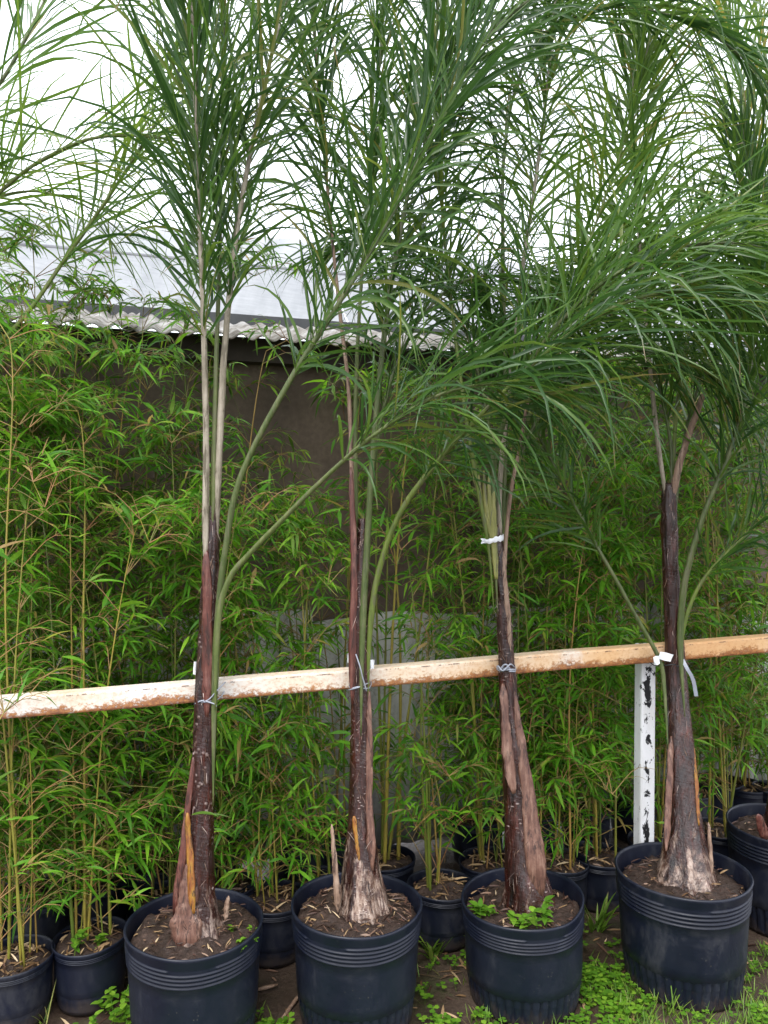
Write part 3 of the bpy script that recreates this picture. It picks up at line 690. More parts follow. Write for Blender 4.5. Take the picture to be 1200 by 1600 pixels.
# --- fourth palm
p, Y = palm_base(3, 'fourth palm from left beside the white post, hairy dark trunk with pale mottled foot'); Ya = Y - .0
trunk(p, Ya, [(1072, 1385, 98), (1071, 1360, 80), (1070, 1320, 64), (1068, 1270, 50), (1065, 1190, 42), (1061, 1120, 35), (1056, 1050, 32), (1051, 960, 26), (1047, 860, 25), (1045, 790, 24), (1044, 755, 16)], 'trunk_d', 0, 6.2, 480)
strip(p, Ya, [(1041, 1330, -.045, 8), (1043, 1290, -.042, 11), (1046, 1220, -.038, 11), (1049, 1150, -.03, 7)], 'boot_tan', seed=15)
strip(p, Ya, [(1092, 1290, -.045, 6), (1088, 1230, -.036, 7), (1083, 1165, -.028, 5)], 'boot_orange', fl=.6, seed=16, label='red orange leaf base along the right of the trunk')
strip(p, Ya, [(1112, 1372, -.03, 7), (1110, 1330, -.03, 6), (1107, 1285, -.03, 5)], 'petiole_dead', 'stub', 1, seed=18)
strip(p, Ya, [(1048, 790, -.01, 14), (1062, 725, -.01, 11), (1078, 675, -.015, 10), (1092, 635, -.02, 9), (1104, 606, -.02, 6)], 'petiole_dead', 'stub', .8, seed=19, label='cut dead leaf stalk at the top of the trunk')
frond(p, Ya, [(1042, 860, -.005), (1040, 780, -.005), (1028, 690, 0), (1014, 560, .03), (1003, 420, .07), (992, 280, .11), (990, 100, .15), (1000, -100, .2)], .30, .46, 100, .2, 'palm_mid', 'petiole_grey', 11, 3, 1, 1.5, .020, .1, seed=41)
frond(p, Ya, [(1044, 1170, -.04), (1038, 1080, -.05), (1030, 1030, -.05), (992, 960, -.05), (962, 905, -.05), (925, 840, -.04), (872, 740, -.02), (822, 640, 0), (785, 550, .0), (755, 460, .0)], .42, .46, 80, .6, 'palm_dark', 'petiole_dark', 10, 3, 1, .9, .019, seed=42)
frond(p, Ya, [(1070, 1120, -.045), (1063, 1000, -.045), (1071, 905, -.05), (1099, 805, -.06), (1135, 720, -.06), (1165, 620, -.05), (1180, 500, -.03), (1180, 350, .0), (1160, 200, .05)], .38, .50, 110, .4, 'palm_dark', 'petiole_dark', 15, 4, 1.1, 1.5, .020, seed=43)
frond(p, Ya, [(1066, 1060, -.03), (1066, 990, -.035), (1090, 920, -.05), (1132, 868, -.08), (1200, 805, -.1), (1290, 745, -.1), (1370, 730, -.08)], .34, .46, 70, .9, 'palm_dark', 'petiole_green', 10, 3, 1, 1.3, .019, seed=44)
frond(p, Ya, [(1046, 860, 0), (1050, 760, .01), (1062, 600, .05), (1095, 450, .1), (1150, 335, .12), (1230, 265, .12), (1320, 270, .1)], .36, .48, 90, .6, 'palm_mid', 'petiole_green', 10, 3, 1, 1.5, .019, seed=45)
frond(p, Ya, [(1045, 880, .0), (1049, 790, .01), (1046, 680, .02), (1015, 565, .05), (950, 490, .08), (865, 470, .1), (790, 510, .12)], .36, .46, 64, .9, 'palm_dark', 'petiole_dark', 10, 3, .9, 2.0, .019, seed=46)
frond(p, Ya, [(1050, 880, .02), (1056, 780, .03), (1080, 640, .06), (1130, 520, .1), (1200, 450, .12), (1280, 450, .12)], .36, .46, 56, .9, 'palm_dark', 'petiole_dark', 10, 3, .9, 2.0, .019, seed=47)
finish_palm(300)
# --- fifth palm, cut by the right edge
p, Y = palm_base(4, 'palm standing behind the right edge, only fronds and trunk foot in view'); Ya = Y
trunk(p, Ya, [(1228, 1320, 84), (1228, 1290, 66), (1230, 1230, 48), (1232, 1100, 34), (1232, 960, 28), (1231, 860, 24), (1230, 800, 12)], 'trunk_c', 0, 8.1, 200)
strip(p, Ya, [(1196, 1312, -.08, 16), (1190, 1290, -.085, 14), (1184, 1272, -.09, 7)], 'boot_red', seed=31)
frond(p, Ya, [(1230, 900, 0), (1226, 760, 0), (1212, 560, .03), (1190, 350, .06), (1160, 150, .1), (1120, -40, .14), (1060, -180, .2)], .32, .52, 100, .3, 'palm_light', 'petiole_green', 11, 3, 1, 1.7, .020, seed=51)
frond(p, Ya, [(1230, 900, .02), (1234, 760, .03), (1236, 560, .06), (1226, 330, .1), (1200, 120, .14), (1180, -60, .2), (1150, -240, .25)], .32, .50, 90, -.3, 'palm_light', 'petiole_green', 11, 3, 1, 1.6, .019, seed=52)
frond(p, Ya, [(1232, 900, -.02), (1240, 800, -.03), (1225, 640, -.06), (1160, 500, -.1), (1070, 420, -.1), (960, 400, -.05), (880, 430, 0)], .36, .50, 90, .8, 'palm_mid', 'petiole_dark', 10, 3, 1, 1.5, .019, seed=53)
finish_palm(220)
# --- palm beyond the left edge
LEAN = 0
p = thing('queen_palm', 'palm standing beyond the left edge, only its yellow green fronds in view', 'palm tree', (X0, Y0, pots[5][1]), G); Ya = Y0
trunk(p, Ya, [(-374, 1505, 110), (-374, 1440, 62), (-372, 1300, 44), (-368, 1100, 36), (-364, 950, 30), (-362, 860, 14)], 'trunk_c', 0, 10.4, 40)
frond(p, Ya, [(-366, 1000, 0), (-355, 880, 0), (-250, 720, .02), (-100, 610, .05), (20, 515, .08), (105, 400, .1), (185, 285, .12), (255, 170, .14), (300, 60, .16)], .63, .46, 48, .2, 'palm_light', 'petiole_green', 15, 4, 1, 1.1, .019, seed=61)
frond(p, Ya, [(-364, 1000, 0), (-350, 850, 0), (-260, 600, .0), (-130, 430, .02), (0, 300, .04), (80, 242, .05), (165, 213, .06), (280, 222, .06), (360, 275, .06)], .45, .48, 62, .8, 'palm_light', 'petiole_green', 15, 4, 1, 1.2, .019, seed=62)
frond(p, Ya, [(-368, 1000, 0), (-360, 800, 0), (-250, 480, -.02), (-100, 260, -.03), (0, 130, -.03), (45, 50, -.02), (80, -20, 0), (125, -130, 0), (150, -230, 0)], .44, .54, 66, .3, 'palm_mid', 'petiole_dark', 16, 4, 1, 1.0, .022, seed=63)
frond(p, Ya, [(-364, 1000, .02), (-358, 860, .03), (-300, 640, .08), (-200, 470, .14), (-90, 350, .2), (30, 300, .24), (130, 320, .26), (210, 380, .26)], .42, .46, 48, .8, 'palm_light', 'petiole_green', 13, 3, 1, 1.2, .018, seed=64)
finish_palm(220)

# ------------------------------------------------------------------ bamboo in small pots
def bamboo_leaf(mb, p, d, L, w, r, droop, n=4):
    nrm = Vector((r.gauss(0, .45), r.gauss(0, .45) - .25, 1))
    blade(mb, p, d, nrm, L, w, n, droop, r.uniform(.0, .35), r.gauss(0, .5), prof=lambda u: min(1, .25 + 3.4 * u) * (1 - u ** 1.9))
def bamboo(px, Y, H, nculm, dens, label, group, plabel, pgroup, seed, bare=.25, thick=1.0, dull=.3, hero=18, shoots=2, lean=(0, 0), potr=.122, poth=.2):
    r = random.Random(seed * 31 + 1); x = (px - 600) / 1200 * Y
    pt, sz = pot(x, Y, poth * r.uniform(.95, 1.05), potr * r.uniform(.95, 1.05), plabel, pgroup, 3, seed=seed, ribs=False, soil_drop=.025, mulch=70, big=False, tilt=r.uniform(-.006, .006))
    t = thing('bamboo_plant', label, 'bamboo', (x, Y, sz), group)
    cand = []
    for c in range(nculm + shoots):
        a = r.uniform(0, 6.283); q = r.uniform(.015, .075); b = Vector((x + math.cos(a) * q, Y + math.sin(a) * q, sz - .02))
        h = H * ((r.uniform(.72, 1.0) if c else 1) if c < nculm else r.uniform(.22, .5)); la = r.gauss(0, .09) + lean[0]; lb = r.gauss(0, .06) + lean[1]
        top = b + Vector((la * h, lb * h, h)); mid = b.lerp(top, .55) + Vector((r.gauss(0, .015) - la * h * .12, r.gauss(0, .015), .03))
        bend = top + Vector((la * .8 + r.gauss(0, .09), lb * .6 + r.gauss(0, .06), -.04))
        path = spline([b, mid, top, bend], 26); r0 = r.uniform(.0034, .0056) * thick * (1 if c < nculm else .6)
        rad = []
        nodes = []; L = 0; nxt = .10
        for i in range(27):
            if i: L += (path[i] - path[i - 1]).length
            k = lerp(r0, .0012, (i / 26) ** .9)
            if L > nxt: nodes.append(i); nxt += r.uniform(.10, .16); k *= 1.22
            rad.append(k)
        mb = MB(); tube(mb, path, rad, 7); cu = mb.build('culm', M['culm'], t)
        tw = MB(); lv = MB()
        for i in nodes + [25]:
            hz = (path[i].z - sz) / h
            if hz < (bare if c < nculm else .15) and r.random() < .8: continue
            for _ in range(r.choice((1, 2, 2, 3)) if i < 25 else 3):
                if r.random() > dens: continue
                a = r.uniform(0, 6.283); out = Vector((math.cos(a), math.sin(a) * .8 - .08, r.uniform(.35, 1.1)))
                if path[i].y - path[i].x * RS < RAILC + .3 and out.y < 0: out.y *= -.6 if r.random() < .75 else .3
                out.normalize()
                bl = r.uniform(.14, .36) * (1.15 - .45 * hz)
                p0 = path[i]; p1 = p0 + out * bl * .55; p2 = p1 + (out + Vector((0, 0, -.75))) * bl * .5
                bp = spline([p0, p1, p2], 6); tube(tw, bp, [.002, .0019, .0017, .0015, .0013, .0011, .0008], 3, cap=False)
                subs = [(bp, .25)]
                for _s in range(r.choice((1, 2, 2, 3))):
                    j = r.choice((2, 3, 4)); a2 = r.uniform(0, 6.283); o2 = (out * .6 + Vector((math.cos(a2), math.sin(a2), r.uniform(-.3, .5)))).normalized(); l2 = bl * r.uniform(.3, .6)
                    sp = spline([bp[j], bp[j] + o2 * l2 * .6, bp[j] + o2 * l2 + Vector((0, 0, -.25 * l2))], 4); tube(tw, sp, [.0011, .001, .0009, .0008, .0006], 3, cap=False); subs.append((sp, .3))
                for sp, u0 in subs:
                    nl = r.choice((4, 5, 5, 6, 7)); m_ = len(sp) - 1
                    for k in range(nl):
                        u = u0 + (1 - u0) * (k + .6) / nl if k < nl - 1 else 1
                        f = u * m_; j = min(int(f), m_ - 1); q = sp[j].lerp(sp[j + 1], f - j); tg = (sp[j + 1] - sp[j]).normalized()
                        s_ = tg.cross(Vector((r.gauss(0, .4), r.gauss(0, .4), 1))).normalized() * (1 if k % 2 else -1)
                        d = tg * r.uniform(.5, 1.1) + s_ * r.uniform(.4, 1.0) + Vector((0, 0, r.uniform(-.9, .4)))
                        LL = r.uniform(.035, .075) if r.random() < .6 else r.uniform(.06, .115)
                        if q.y - q.x * RS < RAILC + .16: d.y = abs(d.y) * .8
                        e = q + d.normalized() * LL
                        if min(e.y - e.x * RS, q.y - q.x * RS) < RAILC + .04 and r.random() > .07: continue
                        one = MB(); bamboo_leaf(one, q, d, LL, LL * r.uniform(.115, .17), r, r.uniform(.5, 2.2))
                        cand.append((LL * (2.0 - .35 * q.y) * (1 if 0 < to_px(q)[0] < 1200 and to_px(q)[1] < 1560 else 0), one, cu, 'bamboo_leaf_dull' if r.random() < dull else 'bamboo_leaf'))
        stuff(tw.build('twigs', M['twig'], cu))
    cand.sort(key=lambda a: -a[0] ); rest = {}
    for i, (sc, one, cu, m) in enumerate(cand):
        if i < hero and sc > 0: one.build('leaf', M[m], cu)
        else:
            q = rest.setdefault(cu, MB()); q.add([Vector(v) for v in one.v], one.f, 0 if m == 'bamboo_leaf' else 1, one.u)
    for cu, q in rest.items(): stuff(q.build('leaves', [M['bamboo_leaf'], M['bamboo_leaf_dull']], cu))
RS = rd.y / rd.x; RAILC = ra.y - ra.x * RS
FG = 'potted bamboo in the row behind the palms'; FP = 'small black pots of the bamboo row behind the palms'
BG_ = 'potted bamboo standing along the shed wall'; BP = 'small black pots along the shed wall'
front = [  # px, Y, height, culms, density, bare, thick, dull, label, pot label
    (22, 2.44, 2.0, 6, 1, .04, .85, .2, 'tall bamboo in the small pot cut by the left edge', 'small black nursery pot cut by the left edge, straw mulch on top'),
    (142, 2.54, 1.75, 6, .95, .10, 1.1, .25, 'bamboo in the small pot just left of the leftmost palm pot', 'small black nursery pot just left of the leftmost large pot'),
    (262, 2.80, 1.75, 5, .8, .06, 1.0, .3, 'bamboo rising directly behind the leftmost palm trunk', 'small black pot hidden behind the leftmost large pot'),
    (352, 2.88, 1.65, 5, .85, .12, 1.0, .2, 'bamboo just right of the leftmost palm trunk, behind its pot', 'small black pot behind the right rim of the leftmost large pot'),
    (428, 2.80, 1.35, 6, .9, .10, .9, .2, 'bamboo filling the gap between the first and second palm', 'small black pot in the gap between the first and second large pots'),
    (505, 2.92, 1.45, 4, .55, .14, 1.0, .3, 'bamboo just left of the second palm trunk, behind its pot', 'small black pot behind the second large pot'),
    (603, 3.12, 1.95, 5, .6, .62, 1.6, .3, 'bamboo with thick bare yellow canes right of the second palm trunk', 'small black pot behind the bare yellow bamboo canes'),
    (690, 2.90, 1.3, 4, .7, .12, 1.1, .2, 'bamboo between the second and third palm, in the exposed small pot', 'small black pot standing exposed between the second and third large pots'),
    (765, 3.10, 1.75, 5, .85, .14, 1.0, .25, 'bamboo just left of the third palm trunk', 'small black pot behind the left rim of the dented large pot'),
    (872, 3.08, 1.6, 6, 1.0, .16, 1.0, .1, 'bright dense bamboo just right of the third palm trunk', 'small black pot behind the right rim of the dented large pot'),
    (936, 3.16, 1.55, 6, 1.0, .2, 1.0, .1, 'bright bamboo just left of the white post', 'small straw topped black pot left of the white post'),
    (1028, 3.3, 1.75, 4, .8, .3, 1.1, .25, 'bamboo just right of the white post, behind the fourth palm', 'small black pot behind the fourth large pot and the white post'),
    (1125, 3.42, 1.9, 5, .85, .2, 1.2, .2, 'bamboo with an orange cane right of the fourth palm trunk', 'small black pot behind the right rim of the fourth large pot'),
]
for i, (px, Y, H, nc, de, ba, th, du, lab, pl) in enumerate(front): bamboo(px, Y, H, nc, de, lab, FG, pl, FP, i + 1, ba, th, du, shoots=(5, 4, 4, 4, 4, 1, 0, 2, 3, 3, 2, 2, 2)[i])
back = [(-25, 2.78, 2.3), (60, 2.84, 2.45), (150, 2.96, 2.42), (240, 3.08, 2.2), (330, 3.18, 2.1), (465, 3.32, 1.75), (530, 3.40, 1.95), (745, 3.55, 2.05), (830, 3.62, 1.9), (915, 3.68, 1.9), (990, 3.8, 2.1), (1075, 3.88, 2.1), (1165, 3.95, 2.15), (1120, 4.0, 2.1), (1215, 3.9, 2.0)]
wl = ['at the left edge', 'second from the left edge', 'third from the left edge', 'behind the leftmost palm', 'right of the leftmost palm', 'left of the second palm', 'behind the second palm', 'left of the third palm', 'behind the third palm', 'right of the third palm', 'behind the white post', 'behind the fourth palm', 'second from the right edge', 'between the fourth palm and the right edge', 'at the right edge']
for i, (px, Y, H) in enumerate(back):
    bamboo(px, Y, H, (7 if i < 3 else 5), (.95 if i < 3 else .9) if i not in (3, 4, 5, 6) else (.5, .5, .28, .3)[i - 3], 'bamboo along the shed wall, ' + wl[i], BG_, 'small black pot along the shed wall, ' + wl[i], BP, i + 40, .06 if i not in (5, 6) else .6, 1.0, (.2, .6, .35, .75, .3, .5, .6, .25, .7, .3, .5, .65, .3, .5, .4)[i], 10, shoots=0 if i in (5, 6) else 2)

# ------------------------------------------------------------------ rail with posts
rail = thing('support_rail', 'rusty cream painted steel rail on a white post, the palms tied to it', 'rail', (ra + rb) / 2)
rail.rotation_euler = rdir.to_track_quat('X', 'Z').to_euler()
hs = .0315; bv = .007; n = 80; prof = [(-hs + bv, -hs), (hs - bv, -hs), (hs - .002, -hs + .002), (hs, -hs + bv), (hs, hs - bv), (hs - .002, hs - .002), (hs - bv, hs), (-hs + bv, hs), (-hs + .002, hs - .002), (-hs, hs - bv), (-hs, -hs + bv), (-hs + .002, -hs + .002)]
vs = []; fs = []; L = len(prof)
for i in range(n + 1):
    x = -RL / 2 + RL * i / n
    o = (.003 * noise.noise(Vector((x * 2, 0, 0))), .003 * noise.noise(Vector((x * 2, 5, 0))))
    for (a, b) in prof: vs.append(Vector((x, a + o[0], b + o[1])))
for i in range(n):
    for k in range(L): k2 = (k + 1) % L; fs.append((i * L + k, (i + 1) * L + k, (i + 1) * L + k2, i * L + k2))
fs += [tuple(range(L)), tuple(n * L + k for k in range(L))[::-1]]
mb = MB(); mb.add(vs, fs); rt = mb.build('rail_tube', M['rail'], rail, False, base=Vector((0, 0, 0))); rt.location = (0, 0, 0)
rinv = rail.rotation_euler.to_matrix().inverted()
def post_at(q, name='post', lab=None):
    zt = q.z + hs - .012; hw = .0295; q = q + Vector((-.276 * .062, .961 * .062, 0)) * 1.0; mb = MB(); vs = []; fs = []; n = 30
    pr = [(-hw + .008, -hw), (hw - .008, -hw), (hw - .002, -hw + .002), (hw, -hw + .008), (hw, hw - .008), (hw - .008, hw), (-hw + .008, hw), (-hw, hw - .008), (-hw, -hw + .008), (-hw + .002, -hw + .002)]
    for i in range(n + 1):
        for a, b in pr: vs.append(Vector((a, b, lerp(-.02, zt, i / n))))
    k = len(pr)
    for i in range(n):
        for j in range(k): fs.append((i * k + j, i * k + (j + 1) % k, (i + 1) * k + (j + 1) % k, (i + 1) * k + j))
    fs += [tuple(range(k))[::-1], tuple(n * k + j for j in range(k))]
    mb.add(vs, fs); o = mb.build(name, M['post'], None, False); o.parent = rail
    o.matrix_parent_inverse = rail_mat.inverted(); o.location = (q.x, q.y, 0); o.rotation_euler = (0, R(.5), R(10))
    if lab: o['label'] = lab
    return o
bpy.context.view_layer.update(); rail_mat = rail.matrix_world.copy()
post_at(rail_at(1020), lab='white post with black peeled paint patches'); post_at(rail_at(-130))

# ------------------------------------------------------------------ ties, tags, ribbon
def ring_tie(px, py, i, rx, rt, mat, label, extra=(), tilt=0, r=.0022, turns=1):
    """a loop round trunk i (radius rt) and the rail behind it; extra strands lie on the front of the trunk"""
    fr = TRY[i] - rt - .004; bk = rail_at(px).y + hs + .006; Y = (fr + bk) / 2; ry = (bk - fr) / 2
    c = P(px, py, Y); mb = MB(); pts = []
    for q in range(int(40 * turns) + 1):
        a = -math.pi / 2 + 2 * math.pi * q / 40
        pts.append(c + Vector((math.copysign(abs(math.cos(a)) ** .7, math.cos(a)) * rx, math.sin(a) * ry, tilt * math.cos(a) + .004 * math.sin(a * 3) + .006 * q / 40)))
    tube(mb, pts, r, 6)
    for e in extra: tube(mb, spline([P(a, b, fr + d) for a, b, d in e], 12), r * .95, 6)
    o = mb.build('plant_tie', M[mat], base=c); return tag(o, label, 'plant tie', 'ties holding the palms to the rail')
ring_tie(328, 1090, 0, .042, .037, 'grey_tie', 'grey twine tie round the leftmost palm and the rail', [[(308, 1098, .012), (325, 1094, -.004), (340, 1078, .0), (352, 1066, .03)], [(322, 1096, -.004), (335, 1100, -.006), (338, 1104, -.004)]], .012)
ring_tie(563, 1070, 1, .036, .032, 'grey_tie', 'grey twine tie crossed over the second palm and the rail', [[(556, 1022, .0), (562, 1040, -.012), (567, 1060, -.012), (573, 1080, -.006)], [(545, 1078, .018), (560, 1074, -.006), (578, 1066, .022)]], .004)
ring_tie(790, 1044, 2, .031, .031, 'grey_tie', 'grey twine knot round the third palm at the rail', [[(778, 1040, .014), (786, 1048, -.004), (797, 1038, -.004), (803, 1042, .018)], [(780, 1048, .01), (790, 1038, -.006), (800, 1050, .01)]], .002, .003, 2)
ring_tie(1044, 1036, 3, .064, .042, 'black_tie', 'dark wire tie with loose pale end round the fourth palm', [], .004)
mb = MB(); T4 = TRY[3] - .05
pts = spline([P(1066, 1030, T4 + .01), P(1074, 1045, T4 - .01), P(1083, 1062, T4 - .01), (P(1088, 1088, T4))], 14)
for i in range(14):
    a, b = pts[i], pts[i + 1]; w = Vector((.006, -.002, .001)); 
    mb.add([a - w, a + w, b + w, b - w], [(0, 1, 2, 3)])
o = mb.build('tie_strip', M['grey_tie'], base=P(1066, 1030, T4)); tag(o, 'pale plastic strip hanging from the tie on the fourth palm', 'plastic strip')
def tagcard(px, py, Y, w, h, rot, label, bend=.004):
    c = P(px, py, Y); mb = MB(); vs = []; n = 6; w, h = W(w, Y), W(h, Y)
    ax = Vector((math.cos(rot), 0, math.sin(rot))); up = Vector((-math.sin(rot), 0, math.cos(rot)))
    for s_ in (0, .0012):
        for j in range(n + 1):
            for i in range(n + 1):
                u, v = i / n - .5, j / n - .5; vs.append(c + ax * u * w + up * v * h + Vector((0, s_ + bend * math.sin(u * 5 + v * 2), 0)))
    k = (n + 1) ** 2; fs = []
    for j in range(n):
        for i in range(n): a = j * (n + 1) + i; fs += [(a, a + 1, a + n + 2, a + n + 1), (k + a + n + 1, k + a + n + 2, k + a + 1, k + a)]
    mb.add(vs, fs); return tag(mb.build('plant_tag', M['white_plastic'], base=c), label, 'plant tag', 'white plastic plant tags on the palms')
tagcard(307, 1044, TRY[0], 9, 20, -.1, 'small white tag left of the leftmost palm above the rail')
tagcard(547, 1028, TRY[1], 8, 15, -.05, 'small white tag on the left of the second palm at the rail')
tagcard(581, 1038, TRY[1], 7, 14, -.1, 'small white tag on the right of the second palm at the rail')
tagcard(1040, 1026, TRY[3] - .055, 22, 12, -.25, 'white tag strip beside the fourth palm trunk at the rail', .008)
tagcard(1026, 1032, TRY[3] - .06, 10, 13, .2, 'white tape piece wrapped on the green stalk by the white post', .006)
mb = MB(); c0 = TRY[2]
pts = spline([P(755, 845, c0 - .045), P(764, 846, c0 - .06), P(774, 843, c0 - .06), P(784, 841, c0 - .045), P(787, 839, c0 - .02)], 16)
vs = []; fs = []
for i, q in enumerate(pts):
    hw = W(lerp(4, 7, i / 16) * (1 + .25 * math.sin(i * 1.9)), c0) * .75; vs += [q + Vector((0, .002, -hw)), q + Vector((0, -.004, 0)), q + Vector((0, .003, hw))]
for i in range(16): fs += [(i * 3, i * 3 + 3, i * 3 + 4, i * 3 + 1), (i * 3 + 1, i * 3 + 4, i * 3 + 5, i * 3 + 2)]
mb.add(vs, fs)
for d in (Vector((-.9, -.2, .5)), Vector((-.8, -.3, -.6)), Vector((-.2, -.8, .3))): blade(mb, P(757, 845, c0 - .05), d, Vector((0, -1, .3)), .016, .011, 4, .3, .5)
tag(mb.build('ribbon', M['white_plastic'], base=P(770, 843, c0)), 'white plastic ribbon knotted round the stalks of the third palm', 'ribbon')

# ------------------------------------------------------------------ weeds, grass, litter
def herb(x, y, z, n, hgt, label, group, seed, leafL=.03, wide=.6, mat='clover', name='seedling', spread=.5):
    r = random.Random(seed); t = thing(name, label, 'weed', (x, y, z), group)
    for k in range(n):
        mb = MB(); a = r.uniform(0, 6.283); q = Vector((x + r.gauss(0, spread * .06), y + r.gauss(0, spread * .06), z - .01)); h = hgt * r.uniform(.5, 1)
        tip = q + Vector((math.cos(a) * h * spread * .6, math.sin(a) * h * spread * .6, h)); st = spline([q, q.lerp(tip, .5) + Vector((0, 0, .1 * h)), tip], 5); tube(mb, st, .0011, 4, cap=False)
        for i in (2, 3, 4, 5):
            for sd in (0, 1):
                b = r.uniform(0, 3.14) + sd * 3.14
                blade(mb, st[i], Vector((math.cos(b), math.sin(b), r.uniform(0, .5))), Vector((0, 0, 1)), leafL * r.uniform(.7, 1.2), leafL * wide * r.uniform(.8, 1.1), 4, r.uniform(.4, 1.2), .2, prof=lambda u: math.sin(math.pi * min(1, .12 + .88 * u) ** .8) if u < 1 else 0)
        mb.build('stem', M[mat], t)
    return t
SG = 'green seedlings growing in the pots'
x3 = (818 - 600) / 1200 * 2.553; z3 = pots[2][1]
herb(x3 - .125, 2.553 - .07, z3, 5, .065, 'green seedlings at the left rim of the dented pot', SG, 3, .034)
herb(x3 - .035, 2.553 - .15, z3, 3, .075, 'green seedlings before the third palm trunk in the dented pot', SG, 4, .036)
herb(x3 + .02, 2.553 - .10, z3 + .01, 3, .085, 'single pale seedling against the third palm foot', SG, 5, .036)
x1 = (305 - 600) / 1200 * 2.35
herb(x1 + .135, 2.35 - .03, pots[0][1] + .003, 5, .03, 'tiny green weeds on the soil right of the leftmost palm', SG, 6, .018)
herb((142 - 600) / 1200 * 2.54 + .015, 2.54 - .075, .185, 3, .075, 'green seedling in the small pot left of the leftmost large pot', SG, 7, .032)
def gp(px, py): Y = CAM_H * 1200 / (py - 800); return Vector(((px - 600) / 1200 * Y, Y, 0))
q = gp(172, 1592); herb(q.x, q.y, 0, 16, .10, 'bushy green weed on the ground left of the leftmost large pot', 'weeds between the pots', 8, .026, .75, 'clover', 'weed', 1.1)
def tuft(px, py, n, L, w, label, seed, mat='grass', lean=.5):
    q = gp(px, py); r = random.Random(seed); t = thing('grass_tuft', label, 'grass tuft', q, 'grass tufts between the pots')
    for k in range(n):
        a = r.uniform(0, 6.283); mb = MB(); d = Vector((math.cos(a) * lean, math.sin(a) * lean - .1, r.uniform(.5, 1.2)))
        blade(mb, q + Vector((r.gauss(0, .012), r.gauss(0, .012), -.01)), d, Vector((-d.x, -d.y, 1)), L * r.uniform(.6, 1.1), w * r.uniform(.7, 1.2), 6, r.uniform(.6, 1.8), .3); mb.build('blade', M[mat], t)
tuft(932, 1452, 22, .17, .014, 'broad bladed grass tuft between the dented pot and the fourth large pot', 1)
tuft(712, 1468, 18, .20, .006, 'thin grass tuft between the second large pot and the dented pot', 2)
tuft(676, 1490, 16, .12, .016, 'broad bladed grass tuft at the right side of the second large pot', 3)
tuft(70, 1597, 10, .14, .006, 'thin grass tuft before the small pots at the left', 4)
tuft(745, 1596, 12, .08, .006, 'grass tuft before the dented pot', 5)
tuft(1045, 1585, 14, .12, .005, 'taller grass tuft before the fourth large pot', 6)
def in_pot(x, y):
    for (px, Y, r, h) in PAL:
        if (x - (px - 600) / 1200 * Y) ** 2 + (y - Y) ** 2 < (r * .91) ** 2: return True
    return False
def lawn(px, py):
    """how thickly the ground is grown at this spot of the bed"""
    edge = 1600 - 75 * sst(690, 900, px) - 40 * sst(880, 960, px) + 55 * sst(960, 1010, px) - 60 * sst(1130, 1200, px)
    d = sst(edge - 22, edge + 30, py)
    d = max(d, .8 * math.exp(-((px - 925) / 34) ** 2 - ((py - 1535) / 40) ** 2), .35 * math.exp(-((px - 700) / 40) ** 2 - ((py - 1525) / 40) ** 2))
    return d
gr = MB(); cl = MB(); r = random.Random(5)
cnt = 0
for _ in range(48000):
    y = r.uniform(1.75, 3.3); x = r.uniform(-.75, 2.0); py = 800 + CAM_H * 1200 / y; px = 600 + 1200 * x / y
    if px > 1300 or in_pot(x, y): continue
    dn = lawn(px, py) if py < 1640 else (lawn(px, 1640))
    pn = noise.noise(Vector((x * 7, y * 7, 2))) * .5 + .5
    if r.random() > dn * max(0, 1.9 * pn - .45) * .9: continue
    z = gz(x, y) - .004; cnt += 1
    if r.random() < (.84 if px > 980 else .4):
        a = r.uniform(0, 6.283); d = Vector((math.cos(a) * .5, math.sin(a) * .5, r.uniform(.4, 1.2)))
        blade(gr, Vector((x, y, z)), d, Vector((-d.x, -d.y, .6)), r.uniform(.03, .075), r.uniform(.0022, .0048), 3, r.uniform(.6, 2), .2, two=False)
    else:
        h = r.uniform(.008, .04); c = Vector((x + r.gauss(0, .006), y + r.gauss(0, .006), z + h)); a0 = r.uniform(0, 6.283); s_ = r.uniform(.008, .017)
        for k in range(3):
            a = a0 + k * 2.094; e = Vector((math.cos(a), math.sin(a), r.uniform(-.15, .3))); f = Vector((-math.sin(a), math.cos(a), 0))
            cl.add([c, c + e * s_ * .7 + f * s_ * .6, c + e * s_ * 1.25 + f * s_ * .35, c + e * s_ * 1.12, c + e * s_ * 1.25 - f * s_ * .35, c + e * s_ * .7 - f * s_ * .6], [(0, 1, 2, 3), (0, 3, 4, 5)])
        cl.add([Vector((x, y, z)), Vector((x + .001, y, z)), c], [(0, 1, 2)])
o = stuff(gr.build('grass', M['grass'])); tag(o, 'short green grass on the ground before the fourth large pot', 'grass')
o = stuff(cl.build('clover', M['clover'])); tag(o, 'bright green clover on the ground round the right hand pots', 'clover')
lt = MB()
for _ in range(900):
    y = r.uniform(2.0, 3.6); x = r.uniform(-1.4, 1.9)
    if in_pot(x, y): continue
    d = Vector((r.gauss(0, 1), r.gauss(0, 1), .08)).normalized()
    blade(lt, Vector((x, y, gz(x, y) + .003)), d, Vector((r.gauss(0, .3), r.gauss(0, .3), 1)), r.uniform(.03, .11), r.uniform(.004, .012), 3, .5, .2, m=0 if r.random() < .55 else 1)
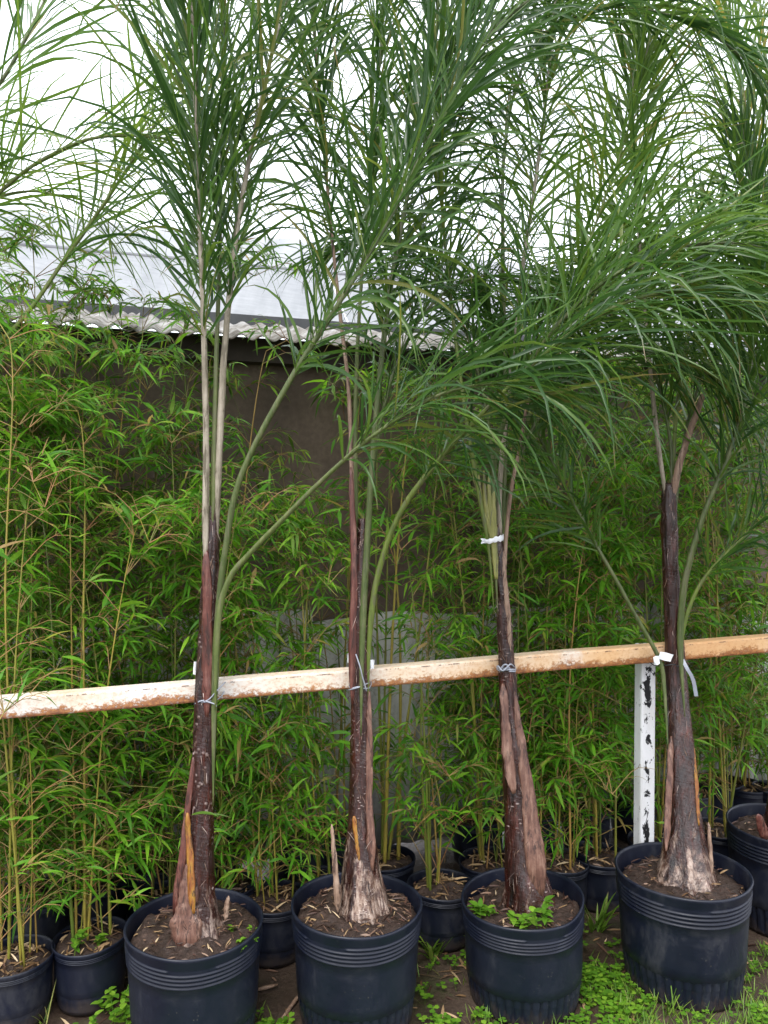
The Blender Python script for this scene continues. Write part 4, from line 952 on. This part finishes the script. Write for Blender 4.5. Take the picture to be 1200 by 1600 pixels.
o = stuff(lt.build('leaf_litter', [M['straw'], M['dead_fibre']])); tag(o, 'dead bamboo leaves and straw scattered on the bare soil', 'leaf litter')
for k, (px, py, L, dx, dy, lab) in enumerate([(455, 1575, .16, -.35, -1, 'dry tan stalk lying on the soil left of the second large pot'), (418, 1545, .07, 1, .4, 'short straw lying between the first and second large pots')]):
    q = gp(px, py); mb = MB(); d = Vector((dx, dy, 0)).normalized(); tube(mb, [q + d * L * t + Vector((0, 0, .006)) for t in (-.5, -.2, .2, .5)], [.004, .007, .006, .003], 8)
    tag(mb.build('dry_stalk', M['petiole_dead'], base=q), lab, 'dry stalk')

# ------------------------------------------------------------------ trees beyond the shed
def far_tree(x, y, h, cr, n, label, seed, z0=0):
    r = random.Random(seed); t = thing('tree', label, 'tree', (x, y, 0), 'trees beyond the shed')
    mb = MB(); tube(mb, spline([Vector((x, y, -.05)), Vector((x + .1, y, h * .4)), Vector((x - .05, y, h * .8))], 14), [lerp(.12, .03, i / 14) for i in range(15)], 9)
    ends = []
    for k in range(9):
        a = r.uniform(0, 6.283); zb = h * r.uniform(.4, .75); e = Vector((x + math.cos(a) * cr * .8, y + math.sin(a) * cr * .8, zb + h * r.uniform(.1, .32))); ends.append(e)
        tube(mb, spline([Vector((x, y, zb)), Vector((x, y, zb)).lerp(e, .5) + Vector((0, 0, .15)), e], 8), [lerp(.04, .01, i / 8) for i in range(9)], 5)
    mb.build('trunk', M['bark'], t); lf = MB()
    for _ in range(n):
        e = r.choice(ends); q = e + Vector((r.gauss(0, cr * .22), r.gauss(0, cr * .22), r.gauss(0, cr * .2)))
        a = r.uniform(0, 6.283); blade(lf, q, Vector((math.cos(a), math.sin(a), r.uniform(-.6, .4))), Vector((r.gauss(0, .5), r.gauss(0, .5), 1)), r.uniform(.07, .14), r.uniform(.03, .055), 3, .8, .2)
    stuff(lf.build('leaves', M['tree_leaf'], t))
far_tree(3.9, 7.4, 4.9, .9, 2200, 'yellow green leafy tree beyond the shed roof at the upper right', 1)
far_tree(2.7, 8.0, 3.9, .8, 1500, 'low leafy tree top beyond the shed roof behind the third palm', 2)
